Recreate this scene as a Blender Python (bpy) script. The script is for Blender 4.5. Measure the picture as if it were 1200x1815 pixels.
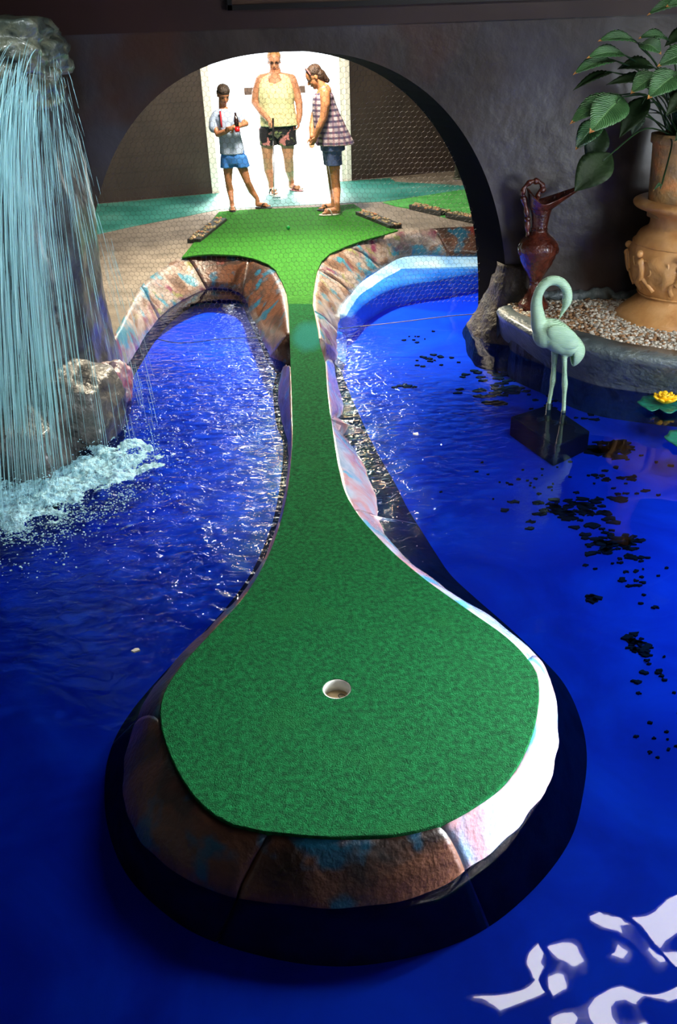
import bpy, bmesh, math, random
from mathutils import Vector, Matrix, noise
from mathutils.geometry import tessellate_polygon
for o in list(bpy.data.objects): bpy.data.objects.remove(o)
S = bpy.context.scene; COL = S.collection
R = math.radians
rnd = random.Random(7)

# ------------------------------------------------------------------ camera
F, CZ, PITCH, ROLL = 1500.0, 2.25, R(30), R(2)
r0 = Vector((1, 0, 0)); fw = Vector((0, math.cos(PITCH), -math.sin(PITCH))); u0 = Vector((0, math.sin(PITCH), math.cos(PITCH)))
uv = u0*math.cos(ROLL) + r0*math.sin(ROLL); rv = r0*math.cos(ROLL) - u0*math.sin(ROLL)
cd = bpy.data.cameras.new('camera'); cam = bpy.data.objects.new('camera', cd); COL.objects.link(cam)
cam.matrix_world = Matrix(((rv.x, uv.x, -fw.x, 0), (rv.y, uv.y, -fw.y, 0), (rv.z, uv.z, -fw.z, CZ), (0, 0, 0, 1)))
cd.sensor_fit = 'VERTICAL'; cd.sensor_height = 36; cd.lens = F/1815*36; cd.clip_end = 200
S.camera = cam

# ------------------------------------------------------------------ world, sun, big lights, exposure
S.view_settings.view_transform = 'Standard'; S.view_settings.look = 'None'
S.view_settings.exposure = 0.0; S.view_settings.gamma = 1; S.view_settings.use_curve_mapping = False
w = bpy.data.worlds.new('world'); S.world = w; w.use_nodes = True
bg = w.node_tree.nodes['Background']; bg.inputs[0].default_value = (0.86, 0.94, 1.0, 1); bg.inputs[1].default_value = 8.0
def light(name, kind, loc, energy, col, size=None, size_y=None, to=None, rot=None, spread=None):
    l = bpy.data.lights.new(name, kind); l.energy = energy; l.color = col
    if kind == 'AREA':
        l.shape = 'RECTANGLE'; l.size = size; l.size_y = size_y or size
        if spread: l.spread = spread
    o = bpy.data.objects.new(name, l); COL.objects.link(o); o.location = loc
    if to is not None: o.rotation_euler = (Vector(to)-Vector(loc)).to_track_quat('-Z', 'Y').to_euler()
    return o
sun = light('sun', 'SUN', (0, 30, 30), 24.0, (1, 0.95, 0.88), to=(-1.0, 0, -8)); sun.data.angle = R(15)
light('skylight_rear', 'AREA', (-0.3, 10.0, 3.22), 190, (1.0, 0.88, 0.7), 0.5, 0.4, to=(-0.5, 11.6, 0.6))
light('window_daylight', 'AREA', (3.62, 2.4, 1.3), 190, (0.86, 0.93, 1.0), 2.6, 1.2, to=(0.3, 2.0, 0.1))
light('causeway_fill', 'AREA', (-0.2, 9.7, 3.24), 240, (1.0, 0.86, 0.62), 0.35, 0.3, to=(-0.15, 6.6, 0.2), spread=R(100))  # extra light added beside the skylight to brighten the causeway and tee
light('window_beam', 'AREA', (3.6, 2.9, 0.7), 52, (0.92, 0.97, 1.0), 1.0, 0.25, to=(0.7, 2.1, 0.0), spread=R(42))
light('area_light_rear', 'AREA', (0.6, -2.35, 2.1), 5, (0.85, 0.92, 1.0), 1.6, 1.0, to=(0, 3, 0.3))  # unseen cool light behind the camera; the rear wall has no window
l_ = light('waterfall_fill', 'SPOT', (-0.9, 3.4, 3.25), 160, (0.85, 0.97, 1.0), to=(-1.8, 4.9, 0.9)); l_.data.spot_size = R(70); l_.data.spot_blend = .8; l_.data.shadow_soft_size = .02  # unseen spot added to brighten the waterfall, tiny so its reflection stays small

# ------------------------------------------------------------------ pixel -> place helpers (1200 x 1815 frame)
def ray(x, y): return fw + rv*((x-600)/F) + uv*((907.5-y)/F)
def W(x, y, z=0.0):
    d = ray(x, y); t = (z-CZ)/d.z; return Vector((d.x*t, d.y*t, z))
def P(x, y, Y):
    d = ray(x, y); t = Y/d.y; return Vector((d.x*t, Y, CZ+d.z*t))

# ------------------------------------------------------------------ object helpers
def tagp(o, label=None, cat=None, group=None, kind=None):
    for k, v in (('label', label), ('category', cat), ('group', group), ('kind', kind)):
        if v: o[k] = v
    return o
def obj(name, bm, mat, parent=None, smooth=True):
    me = bpy.data.meshes.new(name)
    if parent is not None: bmesh.ops.translate(bm, verts=bm.verts, vec=-Vector(parent['_o']))
    bm.to_mesh(me); bm.free()
    if smooth:
        for p in me.polygons: p.use_smooth = True
    mats = mat if isinstance(mat, (list, tuple)) else [mat]
    for m in mats: me.materials.append(m)
    o = bpy.data.objects.new(name, me); COL.objects.link(o)
    if parent is not None:
        o.parent = parent; o['_o'] = parent['_o']
    else: o['_o'] = (0, 0, 0)
    return o
def thing(name, loc, label, cat, group=None):
    o = bpy.data.objects.new(name, None); COL.objects.link(o); o.location = loc; o['_o'] = tuple(loc); o.empty_display_size = .1
    return tagp(o, label, cat, group)
def ev(o):
    bpy.context.view_layer.update()
    dg = bpy.context.evaluated_depsgraph_get()
    me = bpy.data.meshes.new_from_object(o.evaluated_get(dg))
    old = o.data; o.modifiers.clear(); o.data = me; me.name = o.name
    bpy.data.meshes.remove(old)
    return o
def remesh(o, vox, smooth=6, fac=.5):
    m = o.modifiers.new('r', 'REMESH'); m.mode = 'VOXEL'; m.voxel_size = vox; m.use_smooth_shade = True
    s = o.modifiers.new('s', 'SMOOTH'); s.factor = fac; s.iterations = smooth
    return ev(o)
def bevel(o, wdt, seg=2):
    m = o.modifiers.new('b', 'BEVEL'); m.width = wdt; m.segments = seg; m.limit_method = 'ANGLE'; m.angle_limit = R(40)
    return ev(o)
def box(bm, c, s, rz=0):
    M4 = Matrix.Translation(c) @ Matrix.Rotation(rz, 4, 'Z') @ Matrix.Diagonal((s[0], s[1], s[2], 1))
    return bmesh.ops.create_cube(bm, size=1, matrix=M4)['verts']
def frame_of(d):
    d = d.normalized(); a = Vector((0, 0, 1)) if abs(d.z) < .9 else Vector((1, 0, 0))
    x = d.cross(a).normalized(); y = d.cross(x).normalized(); return x, y
def tube(bm, pts, rad, n=8, cap=True, flat=1.0):
    pts = [Vector(p) for p in pts]; rs = rad if isinstance(rad, (list, tuple)) else [rad]*len(pts)
    rings = []; px = None
    for i, p in enumerate(pts):
        d = (pts[min(i+1, len(pts)-1)] - pts[max(i-1, 0)])
        if d.length < 1e-7: d = Vector((0, 0, 1))
        d.normalize()
        if px is None: x, y = frame_of(d)
        else:
            x = (px - d*px.dot(d)); x = x.normalized() if x.length > 1e-6 else frame_of(d)[0]
            y = d.cross(x)
        px = x
        rings.append([bm.verts.new(p + x*(math.cos(2*math.pi*k/n)*rs[i]) + y*(math.sin(2*math.pi*k/n)*rs[i]*flat)) for k in range(n)])
    for a, b in zip(rings, rings[1:]):
        for k in range(n): bm.faces.new((a[k], a[(k+1) % n], b[(k+1) % n], b[k]))
    if cap: bm.faces.new(rings[0][::-1]); bm.faces.new(rings[-1])
def ball(bm, c, r, M3=None, u=14, v=10):
    r = r if isinstance(r, (tuple, list, Vector)) else (r, r, r)
    T = Matrix.Translation(c) @ (M3.to_4x4() if M3 is not None else Matrix.Identity(4)) @ Matrix.Diagonal((*r, 1))
    return bmesh.ops.create_uvsphere(bm, u_segments=u, v_segments=v, radius=1, matrix=T)['verts']
def cap(bm, a, ra, b, rb):
    a = Vector(a); b = Vector(b)
    tube(bm, [a, b], [ra, rb], 12); ball(bm, a, ra, u=12, v=8); ball(bm, b, rb, u=12, v=8)
def lathe(bm, prof, c, n=48, fn=None):
    c = Vector(c); rings = []
    for (r, z) in prof:
        ring = []
        for k in range(n):
            a = 2*math.pi*k/n; p = Vector((math.cos(a)*r, math.sin(a)*r, z))
            if fn: p = fn(p, a, r, z)
            ring.append(bm.verts.new(c+p))
        rings.append(ring)
    for a, b in zip(rings, rings[1:]):
        for k in range(n): bm.faces.new((a[k], a[(k+1) % n], b[(k+1) % n], b[k]))
    bm.faces.new(rings[0][::-1]); bm.faces.new(rings[-1])
def poly(bm, pts, z0=None, z1=None):
    """solid slab over outline pts (Vectors); top at the points' own z, bottom at z1"""
    top = [bm.verts.new(p) for p in pts]; bot = [bm.verts.new((p.x, p.y, z1)) for p in pts]
    for t in tessellate_polygon([[Vector((p.x, p.y, 0)) for p in pts]]):
        try: bm.faces.new([top[i] for i in t]); bm.faces.new([bot[i] for i in t][::-1])
        except ValueError: pass
    n = len(pts)
    for i in range(n): bm.faces.new((top[i], bot[i], bot[(i+1) % n], top[(i+1) % n]))
    bmesh.ops.recalc_face_normals(bm, faces=bm.faces)
def cr(pts, per=6):
    """Catmull-Rom through points"""
    pts = [Vector(p) for p in pts]; out = []
    for i in range(len(pts)-1):
        p0 = pts[max(i-1, 0)]; p1 = pts[i]; p2 = pts[i+1]; p3 = pts[min(i+2, len(pts)-1)]
        for k in range(per):
            t = k/per
            out.append(.5*((2*p1)+(p2-p0)*t+(2*p0-5*p1+4*p2-p3)*t*t+(3*p1-p0-3*p2+p3)*t**3))
    out.append(pts[-1]); return out

# ------------------------------------------------------------------ materials
def lin(c): return tuple(((v/255)/12.92 if v/255 <= .04045 else ((v/255+.055)/1.055)**2.4) for v in c)+(1,)
def M(name, cols, scale=4, rough=.6, bump=0, bscale=None, metal=0, coat=0, detail=6, distort=0, space='Object', spec=.5, trans=0, rough_var=0, stretch=None):
    m = bpy.data.materials.new(name); m.use_nodes = True; nt = m.node_tree; b = nt.nodes['Principled BSDF']
    b.inputs['Roughness'].default_value = rough; b.inputs['Metallic'].default_value = metal
    b.inputs['Coat Weight'].default_value = coat; b.inputs['Specular IOR Level'].default_value = spec
    b.inputs['Coat Roughness'].default_value = .12
    if trans: b.inputs['Transmission Weight'].default_value = trans
    tc = nt.nodes.new('ShaderNodeTexCoord'); mp = nt.nodes.new('ShaderNodeMapping')
    nt.links.new(tc.outputs[space], mp.inputs[0])
    if stretch: mp.inputs['Scale'].default_value = stretch
    if len(cols) == 1: b.inputs['Base Color'].default_value = lin(cols[0])
    else:
        nz = nt.nodes.new('ShaderNodeTexNoise'); nz.inputs['Scale'].default_value = scale; nz.inputs['Detail'].default_value = detail; nz.inputs['Distortion'].default_value = distort
        nt.links.new(mp.outputs[0], nz.inputs['Vector'])
        rp = nt.nodes.new('ShaderNodeValToRGB'); nt.links.new(nz.outputs['Fac'], rp.inputs[0]); nt.links.new(rp.outputs[0], b.inputs['Base Color'])
        el = rp.color_ramp.elements; n = len(cols)
        while len(el) < n: el.new(.5)
        for i, c in enumerate(cols):
            el[i].position = .3+.4*i/(n-1); el[i].color = lin(c)
        if rough_var:
            mr = nt.nodes.new('ShaderNodeMapRange'); mr.inputs[3].default_value = rough-rough_var; mr.inputs[4].default_value = rough+rough_var
            mr.inputs[1].default_value = .3; mr.inputs[2].default_value = .7
            nt.links.new(nz.outputs['Fac'], mr.inputs[0]); nt.links.new(mr.outputs[0], b.inputs['Roughness'])
    if bump:
        n2 = nt.nodes.new('ShaderNodeTexNoise'); n2.inputs['Scale'].default_value = bscale or scale*4; n2.inputs['Detail'].default_value = 6
        nt.links.new(mp.outputs[0], n2.inputs['Vector'])
        bp = nt.nodes.new('ShaderNodeBump'); bp.inputs['Strength'].default_value = bump; bp.inputs['Distance'].default_value = .02
        nt.links.new(n2.outputs['Fac'], bp.inputs['Height']); nt.links.new(bp.outputs[0], b.inputs['Normal'])
        m['bump'] = bp.name
    return m
def mixin(m, mask_fn, col):
    """lay a second paint colour over the base where mask_fn's node output says"""
    nt = m.node_tree; b = nt.nodes['Principled BSDF']; mx = nt.nodes.new('ShaderNodeMix'); mx.data_type = 'RGBA'
    lk = b.inputs['Base Color'].links
    if lk: nt.links.new(lk[0].from_socket, mx.inputs['A'])
    else: mx.inputs['A'].default_value = b.inputs['Base Color'].default_value
    mx.inputs['B'].default_value = lin(col)
    nt.links.new(mask_fn(nt), mx.inputs['Factor']); nt.links.new(mx.outputs['Result'], b.inputs['Base Color'])
    return m
def th(nt, sock, lo, hi):
    mr = nt.nodes.new('ShaderNodeMapRange'); mr.inputs[1].default_value = lo; mr.inputs[2].default_value = hi; nt.links.new(sock, mr.inputs[0]); return mr.outputs[0]
def noise_mask(scale, lo, hi, off=0, detail=3, distort=0):
    def f(nt):
        tc = nt.nodes.new('ShaderNodeTexCoord'); mp = nt.nodes.new('ShaderNodeMapping'); mp.inputs[1].default_value = (off, off*1.7, off*.3)
        nz = nt.nodes.new('ShaderNodeTexNoise'); nz.inputs['Scale'].default_value = scale; nz.inputs['Detail'].default_value = detail; nz.inputs['Distortion'].default_value = distort
        nt.links.new(tc.outputs['Object'], mp.inputs[0]); nt.links.new(mp.outputs[0], nz.inputs['Vector'])
        return th(nt, nz.outputs['Fac'], lo, hi)
    return f
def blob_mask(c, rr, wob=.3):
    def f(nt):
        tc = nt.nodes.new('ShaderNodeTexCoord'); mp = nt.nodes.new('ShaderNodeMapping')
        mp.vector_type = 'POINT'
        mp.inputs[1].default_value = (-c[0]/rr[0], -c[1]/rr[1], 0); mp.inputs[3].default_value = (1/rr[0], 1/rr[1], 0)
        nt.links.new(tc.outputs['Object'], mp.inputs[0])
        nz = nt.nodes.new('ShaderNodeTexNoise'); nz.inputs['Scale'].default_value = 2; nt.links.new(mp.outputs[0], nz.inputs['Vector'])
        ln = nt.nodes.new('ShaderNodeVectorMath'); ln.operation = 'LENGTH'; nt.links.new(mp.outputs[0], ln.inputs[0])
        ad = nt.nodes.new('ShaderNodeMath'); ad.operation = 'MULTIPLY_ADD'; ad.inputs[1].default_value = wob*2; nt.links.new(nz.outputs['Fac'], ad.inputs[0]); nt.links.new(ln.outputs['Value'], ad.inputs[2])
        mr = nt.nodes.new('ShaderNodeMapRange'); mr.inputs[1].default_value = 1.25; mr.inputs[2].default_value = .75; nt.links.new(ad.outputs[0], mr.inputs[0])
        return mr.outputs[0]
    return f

turf = M('turf', [(0, 80, 38), (4, 104, 50), (14, 128, 66)], 55, .95, 1.0, 260, detail=8, spec=.15)
mixin(turf, noise_mask(3, .62, .75, 3), (18, 112, 52))
turf_tee = M('turf_tee', [(30, 94, 24), (50, 122, 36), (70, 144, 48)], 50, .95, .8, 200, spec=.15)
turf_mint = M('turf_mint', [(58, 142, 62), (96, 178, 92)], 6, .95, .6, 160, spec=.15)
teal = M('teal_floor_paint', [(24, 108, 96), (52, 134, 122), (84, 152, 140)], 2.2, .5, .25, 60)
concrete = M('concrete', [(108, 98, 86), (130, 119, 106), (148, 136, 122)], 5, .7, .5, 90)
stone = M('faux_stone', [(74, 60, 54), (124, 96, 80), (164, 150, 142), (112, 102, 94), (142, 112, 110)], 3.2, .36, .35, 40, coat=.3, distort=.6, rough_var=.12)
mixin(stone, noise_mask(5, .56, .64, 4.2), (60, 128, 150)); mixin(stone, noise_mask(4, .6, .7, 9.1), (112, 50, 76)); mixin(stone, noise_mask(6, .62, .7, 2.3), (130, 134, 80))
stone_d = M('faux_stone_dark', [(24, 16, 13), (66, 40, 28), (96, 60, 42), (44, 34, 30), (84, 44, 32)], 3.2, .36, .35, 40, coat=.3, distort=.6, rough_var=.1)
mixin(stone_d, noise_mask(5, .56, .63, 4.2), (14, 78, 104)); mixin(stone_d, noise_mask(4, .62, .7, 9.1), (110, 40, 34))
stone_b = M('faux_stone_sidelit', [(120, 150, 178), (170, 178, 198), (186, 140, 148), (150, 176, 206)], 4, .24, .25, 40, coat=.6, distort=.6)  # pale blue side light on the right-hand coping worked into its colour
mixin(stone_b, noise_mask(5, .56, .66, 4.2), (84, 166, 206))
rock_m = M('wet_rock', [(28, 28, 28), (56, 55, 54), (88, 84, 80), (46, 45, 45)], 3, .38, .8, 30, coat=.35, distort=.6)
rock_dk = M('dark_rock', [(22, 22, 24), (50, 52, 54), (74, 80, 80), (36, 34, 34)], 3, .42, 1.0, 12, coat=.25, distort=1)
ledge_m = M('mossy_rock', [(26, 30, 28), (62, 70, 62), (98, 100, 82), (42, 50, 48)], 7, .35, 1.0, 18, coat=.4)
wall_m = M('painted_plaster', [(44, 37, 33), (58, 49, 44), (74, 64, 58)], 1.6, .42, .35, 9, distort=1.5, coat=.12)
mixin(wall_m, noise_mask(.9, .5, .66, 1.2), (74, 72, 82)); mixin(wall_m, noise_mask(1.3, .58, .7, 6.2), (72, 48, 38))
wall_in = M('black_arch_inner', [(5, 4, 4), (10, 8, 8)], 2, .9, spec=.05)  # near-black tone for the inner face of the arch
wall_dim = M('room_wall', [(60, 54, 50), (76, 70, 66)], 2, .8)
band_m = M('maroon_band', [(44, 26, 24), (58, 34, 30)], 2, .5)
wood = M('board_wood', [(60, 42, 32), (84, 60, 46)], 3, .45, .2, 30, stretch=(1, 8, 8))
black = M('black_frame', [(14, 12, 12)], rough=.4)
ceil_m = M('ceiling_paint', [(30, 28, 26), (38, 35, 33)], 2, .9)
pool_paint = M('pool_paint', [(0, 52, 194), (0, 74, 220), (14, 100, 242)], 1.4, .7, .15, 8, distort=1.2)
pool_pale = M('pool_shelf_paint', [(90, 150, 214), (140, 186, 224), (176, 206, 230)], 3, .5, .2, 12)
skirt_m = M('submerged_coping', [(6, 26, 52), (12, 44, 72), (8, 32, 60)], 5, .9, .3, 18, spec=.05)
white = M('white_plaster', [(225, 222, 214), (240, 238, 232)], 2, .8)
ground_m = M('outside_paving', [(190, 186, 178), (214, 210, 202)], 3, .9)
clay = M('terracotta', [(196, 136, 78), (214, 158, 96), (226, 176, 118)], 6, .42, .35, 30, coat=.15)
clay2 = M('weathered_terracotta', [(116, 92, 62), (158, 122, 76), (210, 138, 76)], 9, .55, .5, 40)
ewer_m = M('brown_glaze', [(54, 22, 16), (84, 34, 22), (112, 52, 34)], 12, .25, .6, 50, coat=.7)
mint = M('mint_paint', [(140, 178, 146), (172, 206, 172)], 5, .4, .15, 40, coat=.15)
# fine ribbing on the bird
nt = mint.node_tree; wv = nt.nodes.new('ShaderNodeTexWave'); wv.bands_direction = 'Z'; wv.inputs['Scale'].default_value = 42; wv.inputs['Distortion'].default_value = 1.2
tcx = nt.nodes.new('ShaderNodeTexCoord'); nt.links.new(tcx.outputs['Object'], wv.inputs['Vector']); nt.links.new(wv.outputs['Fac'], nt.nodes[mint['bump']].inputs['Height']); nt.nodes[mint['bump']].inputs['Strength'].default_value = .35
dk_paint = M('dark_green_paint', [(16, 50, 52)], rough=.5)
planter_m = M('planter_concrete', [(58, 68, 70), (88, 100, 104), (106, 116, 114), (74, 70, 60)], 4, .4, .8, 30, coat=.3, distort=1)
leaf_m = M('leaf', [(34, 74, 38), (54, 98, 54), (74, 120, 70)], 9, .4, 0, 40, coat=.1)
leaf_d = M('leaf_dark', [(18, 34, 14), (32, 52, 24)], 9, .55, .2, 40, spec=.25)
def veins(m):
    nt = m.node_tree; b = nt.nodes['Principled BSDF']; u = nt.nodes.new('ShaderNodeUVMap'); sp = nt.nodes.new('ShaderNodeSeparateXYZ'); nt.links.new(u.outputs[0], sp.inputs[0])
    def mth(op, a, c=None, d=None):
        q = nt.nodes.new('ShaderNodeMath'); q.operation = op
        for i, v in enumerate((a, c, d)):
            if v is None: continue
            if isinstance(v, (int, float)): q.inputs[i].default_value = v
            else: nt.links.new(v, q.inputs[i])
        return q.outputs[0]
    av = mth('ABSOLUTE', mth('SUBTRACT', sp.outputs['Y'], .5)); ph = mth('SUBTRACT', mth('MULTIPLY', sp.outputs['X'], 82.0), mth('MULTIPLY', av, 34.0))
    sn = mth('POWER', mth('ABSOLUTE', mth('SINE', ph)), .5); mid = mth('MINIMUM', mth('MULTIPLY', av, 22.0), 1.0); h = mth('MULTIPLY', sn, mid)
    bp = nt.nodes.new('ShaderNodeBump'); bp.inputs['Distance'].default_value = .006; bp.inputs['Strength'].default_value = .9; nt.links.new(h, bp.inputs['Height']); nt.links.new(bp.outputs[0], b.inputs['Normal'])
    mx = nt.nodes.new('ShaderNodeMix'); mx.data_type = 'RGBA'; mx.inputs['A'].default_value = lin((112, 152, 96)); nt.links.new(b.inputs['Base Color'].links[0].from_socket, mx.inputs['B']); nt.links.new(mth('ADD', mth('MULTIPLY', h, .6), .4), mx.inputs['Factor']); nt.links.new(mx.outputs['Result'], b.inputs['Base Color'])
veins(leaf_m)
leaf_tip = M('leaf_tip', [(176, 128, 60), (140, 84, 44)], 30, .6)
stem_m = M('stem', [(18, 44, 22), (34, 66, 30)], 8, .5)
block_m = M('submerged_block', [(8, 14, 30), (16, 26, 52)], 6, .7)
litter_m = M('leaf_litter', [(10, 12, 14), (26, 22, 20)], 20, .8)
pad_m = M('lily_pad', [(12, 74, 62), (30, 118, 92), (20, 98, 96)], 18, .3, .3, 40, coat=.3)
yellow = M('flower_yellow', [(244, 178, 6), (255, 214, 40)], 30, .4)
ball_m = M('ball_green', [(10, 170, 70)], rough=.25, coat=.6)
cup_m = M('cup_white', [(206, 206, 196), (232, 230, 220)], 30, .4)
cup_b = M('cup_bottom', [(196, 172, 132), (228, 190, 146)], 14, .5)
ink = M('ink', [(20, 40, 48)], rough=.6)
wire = M('galvanised_wire', [(96, 90, 80)], rough=.5, metal=.4)
cable = M('cable', [(120, 110, 92)], rough=.5)
steel = M('steel', [(190, 192, 196)], rough=.2, metal=.9)
pole_m = M('pole_paint', [(84, 88, 74)], rough=.5, metal=.2)
skinA = M('skin_fair', [(192, 130, 98), (206, 146, 112)], 20, .5); skinB = M('skin_tan', [(176, 116, 80), (190, 130, 94)], 20, .5); skinC = M('skin_warm', [(184, 122, 80), (198, 136, 94)], 20, .5)
hair_dk = M('hair_dark', [(34, 24, 18), (62, 46, 32)], 40, .5, .8, 60); hair_bl = M('hair_blonde', [(158, 112, 62), (196, 150, 92)], 40, .5, .8, 60); hair_br = M('hair_brown', [(48, 32, 24), (86, 62, 44)], 40, .5, .8, 60)
cream = M('cream_fabric', [(226, 216, 158), (240, 230, 182)], 6, .9, .3, 60); mixin(cream, noise_mask(26, .6, .66, 3), (186, 170, 120))
tee_m = M('pale_blue_fabric', [(160, 180, 214), (182, 198, 226)], 8, .9, .3, 60)
blue_m = M('blue_fabric', [(52, 118, 206), (72, 142, 226)], 8, .85, .3, 40)
red = M('red', [(206, 20, 28)], rough=.4); redstripe = M('red_stripe', [(168, 26, 44)], rough=.8)
black_f = M('floral_fabric', [(26, 24, 30), (38, 34, 40)], 8, .9)
mixin(black_f, noise_mask(11, .57, .6, 1), (206, 128, 124)); mixin(black_f, noise_mask(13, .62, .65, 5), (120, 128, 84))
denim = M('denim', [(66, 84, 128), (86, 104, 150)], 12, .9, .3, 90)
sandal_b = M('sandal_black', [(24, 20, 20)], rough=.6); sandal_w = M('sandal_white', [(226, 218, 206)], rough=.6); sandal_p = M('sandal_rose', [(156, 96, 96)], rough=.6)
cola = M('dark_bottle', [(36, 18, 16)], rough=.15, coat=.6)
eye_m = M('eye', [(24, 18, 16)], rough=.2)
lip_m = M('lips', [(150, 74, 66)], rough=.5)
lens_m = M('sunglasses', [(18, 14, 20)], rough=.1)
petal = M('white_petal', [(232, 232, 228)], rough=.6)
alum = M('window_frame_paint', [(200, 202, 204)], rough=.5)
def plaid():
    m = bpy.data.materials.new('plaid_fabric'); m.use_nodes = True; nt = m.node_tree; b = nt.nodes['Principled BSDF']; b.inputs['Roughness'].default_value = .9
    tc = nt.nodes.new('ShaderNodeTexCoord'); col = None
    prev = None
    for d, sc, c in (('Z', 5.4, (44, 42, 84)), ('X', 5.0, (120, 60, 84)), ('Y', 5.0, (50, 48, 90))):
        wv = nt.nodes.new('ShaderNodeTexWave'); wv.bands_direction = d; wv.inputs['Scale'].default_value = sc; wv.wave_profile = 'SIN'
        nt.links.new(tc.outputs['Object'], wv.inputs['Vector'])
        mx = nt.nodes.new('ShaderNodeMix'); mx.data_type = 'RGBA'
        mr = nt.nodes.new('ShaderNodeMapRange'); mr.inputs[1].default_value = .5; mr.inputs[2].default_value = .75; mr.inputs[4].default_value = .85 if d == 'Z' else .5
        nt.links.new(wv.outputs['Fac'], mr.inputs[0]); nt.links.new(mr.outputs[0], mx.inputs['Factor'])
        if prev is None: mx.inputs['A'].default_value = lin((206, 186, 190))
        else: nt.links.new(prev, mx.inputs['A'])
        mx.inputs['B'].default_value = lin(c); prev = mx.outputs['Result']
    nt.links.new(prev, b.inputs['Base Color']); return m
plaid_m = plaid()
def glassy(name, tint, density, rough=.1, gloss=(1, 1, 1), diff=(.7, .95, 1)):
    """broken water: part see-through, part white scatter, part gloss"""
    m = bpy.data.materials.new(name); m.use_nodes = True; nt = m.node_tree; nt.nodes.clear()
    out = nt.nodes.new('ShaderNodeOutputMaterial'); t = nt.nodes.new('ShaderNodeBsdfTransparent'); t.inputs[0].default_value = (*tint, 1)
    p = nt.nodes.new('ShaderNodeBsdfPrincipled'); p.inputs['Base Color'].default_value = (*diff, 1); p.inputs['Roughness'].default_value = rough
    mx = nt.nodes.new('ShaderNodeMixShader'); mx.inputs[0].default_value = density
    nt.links.new(t.outputs[0], mx.inputs[1]); nt.links.new(p.outputs[0], mx.inputs[2]); nt.links.new(mx.outputs[0], out.inputs[0]); return m
def foam_noise(m):
    nt = m.node_tree; mx = [n for n in nt.nodes if n.type == 'MIX_SHADER'][0]; tc = nt.nodes.new('ShaderNodeTexCoord'); nz = nt.nodes.new('ShaderNodeTexNoise'); nz.inputs['Scale'].default_value = 34; nz.inputs['Detail'].default_value = 8; nz.inputs['Roughness'].default_value = .7
    nt.links.new(tc.outputs['Object'], nz.inputs['Vector']); nt.links.new(th(nt, nz.outputs['Fac'], .30, .52), mx.inputs[0])
    bp = nt.nodes.new('ShaderNodeBump'); bp.inputs['Distance'].default_value = .02; nt.links.new(nz.outputs['Fac'], bp.inputs['Height']); nt.links.new(bp.outputs[0], [n for n in nt.nodes if n.type == 'BSDF_PRINCIPLED'][0].inputs['Normal'])
fall_m = glassy('falling_water', (.95, 1, 1), .42, .15, diff=(.46, .78, .82))
foam_m = glassy('foam', (.8, .95, 1), .5, .4, diff=(.5, .86, .98)); foam_noise(foam_m)
def water():
    m = bpy.data.materials.new('pool_water'); m.use_nodes = True; nt = m.node_tree; nt.nodes.clear()
    out = nt.nodes.new('ShaderNodeOutputMaterial'); t = nt.nodes.new('ShaderNodeBsdfTransparent'); t.inputs[0].default_value = (.28, .58, .97, 1)
    g = nt.nodes.new('ShaderNodeBsdfGlossy'); g.inputs['Roughness'].default_value = .015
    fr = nt.nodes.new('ShaderNodeFresnel'); fr.inputs[0].default_value = 1.33
    mx = nt.nodes.new('ShaderNodeMixShader'); nt.links.new(fr.outputs[0], mx.inputs[0]); nt.links.new(t.outputs[0], mx.inputs[1]); nt.links.new(g.outputs[0], mx.inputs[2]); nt.links.new(mx.outputs[0], out.inputs[0])
    tc = nt.nodes.new('ShaderNodeTexCoord')
    # ripples are strongest where the fall lands
    mp = nt.nodes.new('ShaderNodeMapping'); c = (-.9, 5.0); rr = (2.3, 2.9)
    mp.inputs[1].default_value = (-c[0]/rr[0], -c[1]/rr[1], 0); mp.inputs[3].default_value = (1/rr[0], 1/rr[1], 0)
    nt.links.new(tc.outputs['Object'], mp.inputs[0]); ln = nt.nodes.new('ShaderNodeVectorMath'); ln.operation = 'LENGTH'; nt.links.new(mp.outputs[0], ln.inputs[0])
    mr = nt.nodes.new('ShaderNodeMapRange'); mr.inputs[1].default_value = .35; mr.inputs[2].default_value = 1.0; mr.inputs[3].default_value = .9; mr.inputs[4].default_value = .0; nt.links.new(ln.outputs['Value'], mr.inputs[0])
    st = nt.nodes.new('ShaderNodeMapping'); st.inputs[3].default_value = (1, 1.5, 1); nt.links.new(tc.outputs['Object'], st.inputs[0])
    nz = nt.nodes.new('ShaderNodeTexNoise'); nz.inputs['Scale'].default_value = 11.5; nz.inputs['Detail'].default_value = 3; nz.inputs['Distortion'].default_value = .9; nt.links.new(st.outputs[0], nz.inputs['Vector'])
    bp = nt.nodes.new('ShaderNodeBump'); bp.inputs['Distance'].default_value = .038; nt.links.new(mr.outputs[0], bp.inputs['Strength']); nt.links.new(nz.outputs['Fac'], bp.inputs['Height'])
    nt.links.new(bp.outputs[0], g.inputs['Normal']); nt.links.new(bp.outputs[0], fr.inputs['Normal'])
    return m
water_m = water()
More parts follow.
